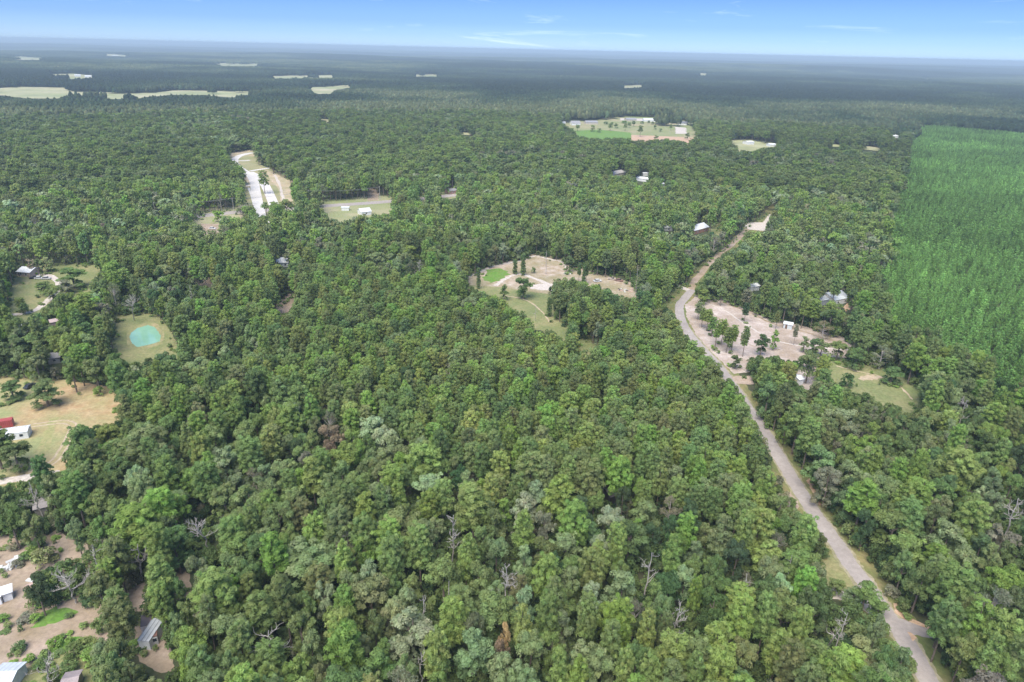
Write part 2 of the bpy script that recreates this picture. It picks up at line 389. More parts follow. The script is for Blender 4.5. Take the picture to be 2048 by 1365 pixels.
def ribbon(name, path, width, mat, z, off=0, jit=0, px=True, n=8, crown=0):
    w = catmull([P(x, y) for x, y in path] if px else path, n)
    r = random.Random(len(path) * 7 + len(name)); V = []; Q = []
    for i, p in enumerate(w):
        t = (w[min(i + 1, len(w) - 1)] - w[max(i - 1, 0)]).normalized(); nrm = Vector((t.y, -t.x))
        a = p + nrm * (off - width / 2 + r.uniform(-jit, jit)); b = p + nrm * (off + width / 2 + r.uniform(-jit, jit)); m = p + nrm * off
        V += [(a.x, a.y, z), (m.x, m.y, z + crown), (b.x, b.y, z)]
        if i:
            k = 3 * i; Q += [(k - 3, k - 2, k + 1, k), (k - 2, k - 1, k + 2, k + 1)]
    me = bpy.data.meshes.new(name); me.from_pydata(V, [], Q); me.materials.append(mat); me.update()
    if me.polygons[0].normal.z < 0: me.flip_normals()
    return obj(name, me, kind='structure')

ROAD = [(1384,580),(1370,597),(1359,612),(1361,634),(1373,660),(1395,688),(1420,715),(1447,746),(1478,790),(1505,830),(1528,862),(1553,905),(1580,950),(1601,985),(1627,1024),(1645,1049),(1664,1075),(1682,1099),(1698,1126),(1724,1159),(1748,1194),(1770,1226),(1798,1261),(1822,1300),(1859,1365),(1905,1450)]
ribbon('road_verge', ROAD, 15, VERGE, .02, off=1.6, jit=.9)
ribbon('main_road', ROAD, 4.4, ASPHALT, .06, jit=.16, crown=.05)
ribbon('road_shoulder', ROAD[4:], 5.8, noise_mat('sandy_shoulder', (.30, .25, .18), (.42, .36, .28), .4, (.20, .20, .09), .15), .035, jit=.3)
sheet('side_road', [(1785,1237),(1800,1238),(1830,1246),(1870,1260),(1905,1272),(1900,1286),(1858,1276),(1832,1272),(1812,1276),(1795,1262)], ASPHALT, .05)
sheet('clay_bank', [(1786,1208),(1793,1207),(1800,1222),(1818,1235),(1836,1243),(1868,1258),(1862,1260),(1830,1249),(1808,1240),(1790,1226)], CLAY, .07, amp=.15)
sheet('clay_spill', [(1806,1262),(1822,1266),(1834,1276),(1822,1290),(1816,1288),(1808,1272)], CLAY, .075, amp=.2)
sheet('clay_cut', [(1614,962),(1620,958),(1640,990),(1648,1010),(1640,1012),(1624,985)], CLAY, .07, amp=.3)
sheet('gravel_pulloff', [(1648,1172),(1668,1180),(1700,1186),(1722,1184),(1745,1200),(1768,1228),(1790,1254),(1782,1266),(1752,1245),(1728,1222),(1700,1205),(1665,1198),(1640,1184)], GRAVEL, .045)
sheet('grass_verge', [(1660,1110),(1680,1108),(1716,1160),(1720,1184),(1690,1190),(1650,1178),(1640,1140)], GRASS, .03)
sheet('dirt_entrance', [(1455,758),(1470,752),(1500,752),(1520,756),(1518,768),(1490,770),(1472,768),(1462,768)], REDDIRT, .07)
sheet('red_dirt_shoulder', [(1572,990),(1594,978),(1600,1010),(1585,1030),(1565,1020)], REDDIRT, .03)
sheet('dry_field', [(-420,755),(0,750),(54,750),(140,762),(225,775),(250,810),(250,850),(190,880),(150,930),(110,960),(60,985),(-420,1010)], DRYFIELD, .03)
sheet('gravel_track', [(-420,985),(0,958),(60,948),(120,940),(120,950),(60,962),(0,970),(-420,1000)], GRAVEL, .05)
sheet('lawn', [(10,570),(45,545),(96,527),(173,525),(203,530),(202,550),(184,565),(180,600),(130,620),(90,640),(40,648),(10,640)], GRASS, .03)
ribbon('driveway', [(62,552),(80,550),(100,552),(112,560),(118,568),(116,582),(106,592),(88,608),(72,620),(50,627),(25,630),(-10,632)], 3.2, GRAVEL, .06, jit=.2)
sheet('pond_bank', [(222,630),(308,625),(328,640),(345,668),(358,690),(365,730),(300,745),(240,745),(215,700),(218,650)], GRASS, .03)
sheet('pond_rim', [(296,643),(316,648),(329,670),(326,688),(300,697),(270,702),(255,690),(252,670),(265,655)], noise_mat('pond_bank_soil', (.36, .28, .17), (.24, .24, .11), .35, (.20, .21, .09), .12, famp=.3), .05)
sheet('pond_water', [(296,651),(310,655),(322,672),(320,683),(306,688),(294,691),(274,695),(263,686),(259,674),(263,666),(274,657)], WATER, .08, step=1.2, amp=.12)
sheet('red_dirt_patch', [(545,612),(578,584),(594,588),(592,612),(580,632),(555,640)], REDDIRT, .03)
sheet('cleared_lot', [(930,548),(959,540),(1041,516),(1072,506),(1130,518),(1210,548),(1280,572),(1280,620),(1200,620),(1105,600),(1050,590),(960,580),(930,572)], CENTREG, .03)
sheet('meadow', [(930,570),(1000,575),(1060,584),(1110,590),(1140,640),(1180,690),(1120,700),(1050,690),(1040,630),(960,600)], GRASS, .034)
sheet('sand_track', [(1058,570),(1098,567),(1125,575),(1120,584),(1060,578)], GRAVEL, .05)
sheet('weed_patch', [(972,540),(1008,537),(1018,550),(1000,563),(975,566),(966,552)], WEEDS, .05, step=2.5, amp=1.8)
sheet('grass_glade', [(1140,675),(1180,670),(1200,690),(1195,720),(1150,715)], GRASS, .03)
sheet('sandy_lot', [(1380,590),(1451,600),(1540,638),(1608,653),(1720,684),(1730,710),(1690,730),(1620,745),(1500,745),(1468,748),(1430,712),(1392,672),(1372,632),(1370,605)], SAND, .024)
sheet('sandy_yard', [(1585,738),(1622,735),(1640,765),(1635,795),(1595,790)], SAND, .028)
sheet('oval_meadow', [(1652,714),(1690,716),(1765,735),(1805,748),(1846,780),(1850,850),(1790,860),(1700,820),(1640,770)], GRASS, .028)
sheet('lower_field', [(-420,1240),(0,1222),(88,1200),(142,1198),(200,1208),(230,1240),(230,1300),(230,1380),(-420,1420)], REDDIRT, .03)
sheet('weedy_grass', [(150,1300),(172,1270),(240,1290),(240,1400),(-20,1420),(-10,1348),(40,1345),(75,1325)], GRASS, .04)
sheet('lush_weed_patch', [(55,1258),(80,1240),(90,1222),(112,1214),(150,1220),(156,1226),(130,1240),(90,1250)], WEEDS, .05, step=.9, amp=.6)
sheet('lush_weed_strip', [(100,1300),(120,1284),(160,1270),(172,1276),(150,1296),(105,1312)], WEEDS, .06, step=.9, amp=.6)
sheet('dirt_yard', [(-420,1085),(0,1070),(97,1070),(120,1058),(135,1075),(170,1085),(185,1125),(190,1160),(180,1210),(60,1240),(-420,1250)], REDDIRT, .036)
sheet('dirt_gap', [(200,1195),(262,1172),(298,1165),(345,1135),(372,1138),(388,1180),(372,1210),(280,1225)], REDDIRT, .028)
sheet('shed_yard', [(268,1236),(310,1236),(345,1300),(345,1345),(310,1345),(270,1310)], REDDIRT, .034)
sheet('estate_ground', [(450,308),(498,299),(530,299),(520,330),(560,345),(590,365),(592,400),(600,430),(480,440),(470,345)], noise_mat('estate_grass', (.25, .25, .13), (.42, .32, .22), .05, (.22, .23, .10), .02), .03)
TANDIRT = noise_mat('tan_dirt_bank', (.42, .31, .22), (.55, .44, .34), .1, (.30, .27, .15), .04)
sheet('estate_bank', [(520,334),(545,344),(568,356),(586,366),(584,380),(584,400),(594,426),(570,424),(562,400),(556,378),(540,358),(520,345)], TANDIRT, .036)
sheet('estate_cutting', [(488,348),(500,350),(508,366),(508,374),(490,374)], TANDIRT, .036)
sheet('estate_upper_bank', [(452,312),(474,303),(500,299),(528,299),(528,303),(500,304),(482,308),(466,318)], TANDIRT, .037)
ribbon('estate_swale', [(549,350),(560,372),(566,398),(572,420)], 2.4, GRAVEL, .05, jit=.5)
ribbon('estate_footpath', [(497,376),(503,392),(508,410),(512,424)], 1.8, CONCRETE, .05)
ribbon('estate_road', [(545,470),(524,440),(518,418),(514,396),(511,380),(508,364),(499,350),(484,340),(472,330),(469,320),(480,312),(500,307),(530,304)], 8, CONCRETE, .07)
ribbon('estate_road_branch', [(560,440),(551,418),(543,398),(535,380),(527,367),(512,352),(499,345)], 8, CONCRETE, .08)
ribbon('estate_side_street', [(492,372),(505,371),(512,371)], 5, CONCRETE, .085)
ribbon('estate_upper_street', [(470,322),(488,322),(500,321)], 5, CONCRETE, .09)
ribbon('estate_cross_street', [(500,343),(516,340),(545,336)], 5, CONCRETE, .095)
sheet('highway_verge', [(370,418),(480,414),(640,400),(790,390),(930,378),(930,392),(790,424),(730,440),(670,452),(600,440),(440,450),(370,452)], noise_mat('highway_grass', (.27, .27, .14), (.40, .34, .23), .05, (.21, .24, .10), .02), .025)
ribbon('highway', [(200,470),(330,444),(440,428),(560,419),(640,413),(784,403),(930,388),(1060,368)], 11, ASPHALT, .06)
sheet('dirt_patch', [(370,448),(445,448),(445,468),(380,474)], REDDIRT, .04); sheet('dirt_patch', [(390,555),(430,556),(428,576),(392,574)], REDDIRT, .04)
sheet('dirt_drive', [(736,374),(755,374),(758,400),(735,402)], REDDIRT, .05)
sheet('far_clearing', [(1118,244),(1190,240),(1239,230),(1320,230),(1380,240),(1396,260),(1396,292),(1340,290),(1250,290),(1140,280)], noise_mat('pasture', (.25, .25, .12), (.38, .30, .19), .03, (.19, .23, .09), .01), .04)
sheet('ploughed_strip', [(1262,270),(1392,276),(1392,292),(1262,290)], CLAY, .06)
sheet('far_weeds', [(1150,262),(1200,260),(1262,266),(1262,285),(1160,280)], WEEDS, .065)
sheet('far_gravel_pad', [(1350,254),(1372,256),(1374,268),(1352,268)], GRAVEL, .08)
sheet('far_driveway', [(1240,237),(1320,238),(1372,246),(1376,250),(1300,243),(1240,241)], GRAVEL, .08)
sheet('far_yard', [(1450,277),(1512,280),(1560,289),(1540,302),(1480,304)], FARFIELD, .05)
sheet('cut_corridor', [(1364,572),(1394,530),(1438,500),(1476,468),(1492,450),(1520,430),(1552,400),(1580,372),(1590,372),(1556,420),(1535,460),(1500,475),(1460,505),(1422,545),(1400,575),(1385,600),(1340,630),(1328,600)], VERGE, .03)
ribbon('dirt_track', [(1380,582),(1392,560),(1412,535),(1440,509),(1470,483),(1495,458)], 4, REDDIRT, .05, jit=.4)
sheet('gravel_junction', [(1484,446),(1509,445),(1530,445),(1545,450),(1560,456),(1530,462),(1500,460),(1488,454)], GRAVEL, .06)
ribbon('gravel_spur', [(1530,452),(1540,440),(1545,430)], 7, GRAVEL, .07)
ribbon('pale_driveway', [(1340,568),(1355,573),(1378,581)], 4, GRAVEL, .08)
sheet('house_lawn', [(1412,450),(1438,443),(1450,460),(1440,475),(1418,470)], GRASS, .04)
TRACK = noise_mat('worn_track', (.38, .29, .19), (.45, .37, .27), .6); GREENST = noise_mat('green_streak', (.24, .25, .10), (.33, .29, .14), .5)
ribbon('tyre_track', [(60,948),(105,925),(125,900),(140,872),(146,852),(132,845),(105,846),(62,852)], .7, TRACK, .045, off=1, jit=.12)
ribbon('tyre_track', [(60,948),(105,925),(125,900),(140,872),(146,852),(132,845),(105,846),(62,852)], .7, TRACK, .045, off=-1, jit=.12)
ribbon('grass_streak', [(70,925),(84,890),(98,862),(110,835)], 2.2, GREENST, .04, jit=.6)
ribbon('grass_streak', [(92,905),(100,875),(106,845)], 1.4, GREENST, .042, jit=.5)
ribbon('tyre_track', [(1395,600),(1450,622),(1500,655),(1560,684),(1650,697),(1710,700)], 1.0, GRAVEL, .035, jit=.3)
ribbon('tyre_track', [(1420,625),(1455,650),(1500,690),(1560,700)], .9, REDDIRT, .035, jit=.3)
ribbon('tyre_track', [(1440,604),(1485,620),(1540,645),(1600,662),(1690,688)], 1.4, REDDIRT, .038, jit=.5)
ribbon('sandy_rim', [(932,556),(962,543),(990,532),(1041,522),(1072,512),(1096,518),(1126,525),(1134,537)], 2.2, GRAVEL, .045, jit=.5)
ribbon('sandy_track', [(990,572),(1008,560),(1030,550),(1050,551),(1075,560),(1095,568)], 2.6, GRAVEL, .055, jit=.6)
ribbon('meadow_path', [(1010,592),(1050,600),(1080,620),(1100,645)], .8, TRACK, .045, jit=.2)
ribbon('meadow_path', [(1672,732),(1710,742),(1755,752),(1790,765),(1825,800)], .8, TRACK, .045, jit=.3)
sheet('bare_patch', [(1715,752),(1745,750),(1765,756),(1740,762),(1718,760)], TRACK, .05, step=1, amp=.7)
for k in [k for k in OPEN if k.startswith('farfield')]:
    sheet('pasture', OPEN[k], FARFIELD, .8, drape=True, step=25, amp=8)

# ------------------------------------------------------------------ foliage meshes
def leaves(cent, crad, per, size, rnd, asp=1.0, up=.25, jit=.55, shell=(.75, 1.05), flat=.85, inner=0, innersize=1.2, cstd=.10, lstd=.13):
    """leaf faces spread over many small clumps; returns verts, quads, shade"""
    Vs = []; Sh = []
    K = len(cent)
    for k in range(K):
        n = max(6, int(per * (crad[k] / np.mean(crad)) ** 2))
        d = rnd.normal(size=(n, 3)); d /= np.linalg.norm(d, axis=1)[:, None]
        d[:, 2] = np.where(d[:, 2] < -.35, -d[:, 2], d[:, 2])
        pos = cent[k] + d * (crad[k] * rnd.uniform(*shell, (n, 1))) * np.array([1, 1, flat])
        nr = d + rnd.normal(size=(n, 3)) * jit; nr[:, 2] += up; nr /= np.linalg.norm(nr, axis=1)[:, None]
        a = np.cross(nr, rnd.normal(size=(n, 3))); a /= np.linalg.norm(a, axis=1)[:, None]; b = np.cross(nr, a)
        s = size * rnd.uniform(.6, 1.35, (n, 1)) * .5
        a = a * s * asp; b = b * s / asp
        Vs.append(np.stack([pos - a, pos - b * .8 + a * .15, pos + a, pos + b], 1))
        base = 1 + rnd.normal() * cstd
        g = base * (1 + rnd.normal(size=(n, 1)) * lstd)
        Sh.append(np.clip(g * (1 + rnd.normal(size=(1, 3)) * .035), .45, 1.7) * np.ones((n, 3)))
    if inner:
        lo = cent.min(0); hi = cent.max(0)
        idx = rnd.integers(0, K, inner)
        pos = cent[idx] * .75 + cent.mean(0) * .25 + rnd.normal(size=(inner, 3)) * .3
        nr = rnd.normal(size=(inner, 3)); nr /= np.linalg.norm(nr, axis=1)[:, None]
        a = np.cross(nr, rnd.normal(size=(inner, 3))); a /= np.linalg.norm(a, axis=1)[:, None]; b = np.cross(nr, a)
        Vs.append(np.stack([pos - a * innersize / 2, pos - b * innersize / 2, pos + a * innersize / 2, pos + b * innersize / 2], 1))
        Sh.append(np.full((inner, 3), .9))
    V = np.concatenate(Vs).reshape(-1, 3); S = np.concatenate(Sh)
    return V, np.arange(len(V)).reshape(-1, 4), S
def limbs(cent, Hh, R, rnd, rad=.28, nl=9, top=.85):
    mb = MB(); lean = rnd.normal(size=2) * .25
    tp = (lean[0], lean[1], Hh * top)
    mb.tube([(0, 0, -.3), (lean[0] * .3, lean[1] * .3, Hh * .35), tp], [rad * 1.15, rad * .8, rad * .25], 6)
    for i in rnd.permutation(len(cent))[:nl]:
        c = cent[i]; z0 = min(c[2] * .75, Hh * top * .9); f = z0 / (Hh * top)
        s = (lean[0] * f, lean[1] * f, z0)
        mb.tube([s, ((s[0] + c[0]) / 2, (s[1] + c[1]) / 2, (s[2] + c[2]) / 2 + .2), tuple(c)], [rad * .4, rad * .25, rad * .08], 4)
    return mb
# every crown is modelled at unit-ish size and scaled: pines 16 m tall r 3, broadleaf 14 m tall r 4.5
def crown_pine(seed, dens=1.0, leaf=.42, dead=False):
    rnd = np.random.default_rng(seed); Hh = 16.0; R = 3.0; hb = rnd.uniform(6.0, 7.8)
    C = []; z = hb
    asym = rnd.uniform(0, 6.28)
    while z < Hh - .4:
        t = (z - hb) / (Hh - hb)
        prof = max(.12, 1 - (abs(t - .42) / .66) ** 2.2) ** .5 if seed // 50 % 3 else max(.15, (1 - t) ** .45 * min(1, .62 + t * 1.6))
        r = R * prof * rnd.uniform(.85, 1.12)
        nb = max(3, int(6.5 * (.45 + prof * .75)))
        a0 = rnd.uniform(0, 6.28)
        for i in range(nb):
            a = a0 + i * 6.283 / nb + rnd.uniform(-.3, .3)
            rr = r * rnd.uniform(.62, 1.08) * (1 + .14 * math.cos(a - asym))
            C.append((rr * math.cos(a), rr * math.sin(a), z + rnd.uniform(-.3, .45) + .10 * rr))
            if rr > 1.7: C.append((rr * .5 * math.cos(a), rr * .5 * math.sin(a), z + .2))
        z += rnd.uniform(.85, 1.15)
    C.append((0, 0, Hh - .35)); C = np.array(C)
    cr = rnd.uniform(.52, .88, len(C)) * (1.15 - .25 * (C[:, 2] - hb) / (Hh - hb))
    return C, cr, Hh, R
def crown_broad(seed, n=46):
    rnd = np.random.default_rng(seed); Hh = 14.0; R = 4.5; hb = (1.6, 3.8, 2.4, 4.6)[seed // 50 % 4] * rnd.uniform(.85, 1.15)
    cz = hb + (Hh - hb) * .48; rz = (Hh - hb) * .5
    C = []
    # big lobes, each with smaller clumps
    lobes = []
    for i in range(8):
        a = i * 2.4 + rnd.uniform(-.4, .4); u = rnd.uniform(-.55, .95)
        rr = math.sqrt(max(.08, 1 - u * u)) * .58
        lobes.append((rr * math.cos(a) * R, rr * math.sin(a) * R, cz + u * rz * .62, rnd.uniform(.36, .52) * R))
    for lx, ly, lz, lr in lobes:
        for j in range(n // 8 + 1):
            d = rnd.normal(size=3); d /= np.linalg.norm(d); d[2] = abs(d[2]) * .9 - .15
            C.append((lx + d[0] * lr * .8, ly + d[1] * lr * .8, min(lz + d[2] * lr * .8, Hh - .6)))
        C.append((lx, ly, lz))
    for j in range(10):
        a = rnd.uniform(0, 6.28); rr = rnd.uniform(.4, .85) * R
        C.append((rr * math.cos(a), rr * math.sin(a), hb + rnd.uniform(0, 1.5)))
    C = np.array(C); cr = rnd.uniform(.7, 1.15, len(C))
    return C, cr, Hh, R
def tree_meshes(kind, seed, lod):
    """returns trunk mesh, crown mesh, joined mesh"""
    rnd = np.random.default_rng(seed + 1000)
    if kind == 'pine':
        C, cr, Hh, R = crown_pine(seed)
        if lod == 0: V, Q, S = leaves(C, cr * .92, 62, .36, rnd, asp=1.9, up=.45, jit=.45, inner=110, innersize=.9, lstd=.10, cstd=.11)
        else: V, Q, S = leaves(C[::2], cr[::2] * 1.35, 11, .95, rnd, asp=1.15, up=.3, jit=.28, inner=20, innersize=1.6, lstd=.07)
    elif kind == 'broad':
        C, cr, Hh, R = crown_broad(seed)
        if lod == 0: V, Q, S = leaves(C, cr, 88, .37, rnd, up=.35, jit=.4, inner=170, innersize=1.4, lstd=.11, cstd=.11)
        else: V, Q, S = leaves(C[::2], cr[::2] * 1.3, 13, 1.1, rnd, up=.3, jit=.26, inner=30, innersize=2, lstd=.07)
    elif kind == 'airy':       # thin twiggy crown
        C, cr, Hh, R = crown_broad(seed, 30)
        V, Q, S = leaves(C, cr * .8, 34, .30, rnd, asp=2.2, up=0, jit=1.1, inner=20, innersize=.8)
    elif kind == 'young':
        Hh = 7.0; R = 1.5; C = []; cr = []; z = .8
        while z < Hh - .3:
            t = z / Hh; r = R * (1 - t) ** .62
            for i in range(max(2, int(7 * (1 - t) + 1))):
                a = rnd.uniform(0, 6.28); C.append((r * .75 * math.cos(a), r * .75 * math.sin(a), z + rnd.uniform(-.1, .2))); cr.append(.28 + .38 * (1 - t))
            z += .55
        C.append((0, 0, Hh - .2)); cr.append(.2); C = np.array(C); cr = np.array(cr)
        V, Q, S = leaves(C, cr, 20 if lod == 0 else 8, .32 if lod == 0 else .55, rnd, asp=1.5, up=.6, jit=.3, cstd=.2, inner=24, innersize=.6)
    elif kind == 'shrub':
        Hh = 5; R = 2.4; n = 22
        d = rnd.normal(size=(n, 3)); d /= np.linalg.norm(d, axis=1)[:, None]
        C = np.stack([d[:, 0] * 1.7, d[:, 1] * 1.7, 2.3 + np.abs(d[:, 2]) * 1.9], 1); cr = rnd.uniform(.6, .95, n)
        C[:6, 2] = rnd.uniform(.6, 1.6, 6)
        V, Q, S = leaves(C, cr, 34, .40, rnd, up=.3, jit=.5, inner=40, innersize=1.1)
    elif kind == 'column':
        Hh = 12; R = 1.3; C = []
        for z in np.arange(.6, Hh, .45):
            a = rnd.uniform(0, 6.28); r = .55 * (1.15 - .4 * z / Hh); C.append((r * math.cos(a), r * math.sin(a), z)); C.append((-r * math.cos(a), -r * math.sin(a), z + .2))
        C = np.array(C); cr = rnd.uniform(.5, .8, len(C))
        V, Q, S = leaves(C, cr, 40, .35, rnd, up=.2, jit=.6, inner=60, innersize=.8)
    cm = mesh_from(f'{kind}_crown', V, Q, [FOL], shade=S)
    if kind in ('young', 'shrub'):
        mb = MB(); mb.tube([(0, 0, -.2), (0, 0, Hh * .8)], [.09, .03], 4)
    else:
        mb = limbs(C, Hh, R, rnd, .24 if kind == 'pine' else .32, 8 if kind != 'airy' else 26, .96 if kind == 'pine' else .75)
    tm = mb.mesh(f'{kind}_trunk', BARK if kind != 'airy' else noise_mat('grey_bark', (.3, .27, .24), (.42, .38, .34), 1))
    # joined
    nv = len(V); allV = [tuple(v) for v in V] + mb.v
    me = bpy.data.meshes.new(f'{kind}_tree'); me.from_pydata(allV, [], [tuple(int(i) for i in q) for q in Q] + [tuple(i + nv for i in f) for f in mb.f])
    me.materials.append(FOL); me.materials.append(tm.materials[0])
    me.polygons.foreach_set('material_index', [0] * len(Q) + [1] * len(mb.f))
    a = me.attributes.new('shade', 'FLOAT_COLOR', 'FACE'); s = np.ones((len(Q) + len(mb.f), 4), np.float32); s[:len(Q), :3] = S; a.data.foreach_set('color', s.ravel())
    me.update()
    return tm, cm, me
NV = {'pine': 7, 'broad': 7, 'airy': 2, 'young': 4, 'shrub': 3, 'column': 2}
NEAR = {k: [tree_meshes(k, 50 * i + 11, 0) for i in range(n)] for k, n in NV.items()}
MID = {k: [tree_meshes(k, 70 * i + 5, 1) for i in range(5)] for k in ('pine', 'broad', 'young')}
DIM = {'pine': (16., 3.), 'broad': (14., 4.5), 'airy': (14., 4.5), 'young': (7., 1.5), 'shrub': (5., 2.4), 'column': (12., 1.3)}

# low detail canopy tiles for the far forest
def puff(rnd, x, y, R, Hh, seg, z0=3):
    """a lumpy crown of triangles"""
    import itertools
    if seg == 0:
        base = np.array([(1,0,0),(0,1,0),(-1,0,0),(0,-1,0),(0,0,1)], float); tri = [(0,1,4),(1,2,4),(2,3,4),(3,0,4)]
        base[:4, 2] = -.6
    else:
        base = []; tri = []
        rings = [(-.7, .75, 6), (0, 1, 7), (.6, .72, 6)]
        idx = []
        for z, r, n in rings:
            idx.append(len(base)); o = rnd.uniform(0, 1)
            for i in range(6): base.append((r * math.cos((i + o) * 1.047), r * math.sin((i + o) * 1.047), z))
        base.append((0, 0, 1)); base = np.array(base)
        for a in (0, 6):
            for i in range(6):
                j = (i + 1) % 6; tri += [(a + i, a + j, a + 6 + j), (a + i, a + 6 + j, a + 6 + i)]
        for i in range(6): tri.append((12 + i, 12 + (i + 1) % 6, 18))
    V = base * (1 + rnd.normal(size=(len(base), 1)) * .17)
    hz = (Hh - z0) / 2
    V = V * np.array([R, R, hz]) + np.array([x, y, z0 + hz])
    return V, np.array(tri)
def tile_mesh(name, size, sp, seed, seg, hmean=15):
    rnd = np.random.default_rng(seed); Vs = []; Ts = []; Ss = []; k = 0
    n = int(size / sp)
    for i in range(n):
        for j in range(n):
            x = (i + .5) * sp - size / 2 + rnd.uniform(-.45, .45) * sp; y = (j + .5) * sp - size / 2 + rnd.uniform(-.45, .45) * sp
            R = sp * rnd.uniform(.5, .8); V, T = puff(rnd, x, y, R, hmean * rnd.uniform(.72, 1.15), seg)
            Vs.append(V); Ts.append(T + k); k += len(V)
            s = np.clip(1 + rnd.normal() * .17, .55, 1.6); Ss.append(np.full((len(T), 3), s) * (1 + rnd.normal(size=(len(T), 1)) * .10) * np.array([1 + rnd.normal() * .06, 1, 1 + rnd.normal() * .06]))
    return mesh_from(name, np.concatenate(Vs), np.concatenate(Ts), [FOL], shade=np.clip(np.concatenate(Ss), .4, 1.8))
TILES = {20: [tile_mesh('tile', 20, 6.65, 3 + i, 1) for i in range(6)], 50: [tile_mesh('tile', 50, 8.3, 33 + i, 1) for i in range(5)],
         250: [tile_mesh('tile', 250, 14, 63 + i, 0) for i in range(4)]}

# ------------------------------------------------------------------ tints (linear albedo)
TINT = {
 'yellow-green': (.190, .258, .085), 'fresh green': (.165, .255, .072), 'olive': (.160, .208, .090), 'mid-green': (.150, .212, .082),
 'dark green': (.065, .110, .052), 'grey-green': (.182, .236, .118), 'pale grey-green': (.235, .300, .180), 'grey-brown': (.190, .200, .145),
 'bluish green': (.130, .200, .095), 'tan': (.42, .34, .18), 'reddish-brown': (.225, .185, .135), 'deep green': (.112, .168, .070)}
TINT = {k: (v[0] * 1.33, v[1] * 1.26, v[2] * 1.20) for k, v in TINT.items()}
def jitter_tint(c, a=.10):
    g = 1 + rng.normal() * a; return tuple(max(.01, v * g * (1 + rng.normal() * .05)) for v in c)
PINE_T = [('yellow-green', .26), ('fresh green', .22), ('mid-green', .28), ('olive', .16), ('deep green', .08)]
BROAD_T = [('grey-green', .24), ('mid-green', .18), ('deep green', .16), ('dark green', .08), ('fresh green', .12), ('pale grey-green', .07), ('olive', .08), ('bluish green', .05), ('grey-brown', .02)]
def pick(tab, u):
    s = 0
    for n, w in tab:
        s += w
        if u < s: return n
    return tab[0][0]

trees = []      # dicts x,y,h,r,kind,tint,name
def add_tree(x, y, h, r, kind, tint, **k):
    d = dict(x=x, y=y, h=h, r=r, kind=kind, tint=tint); d.update(k); trees.append(d); return d

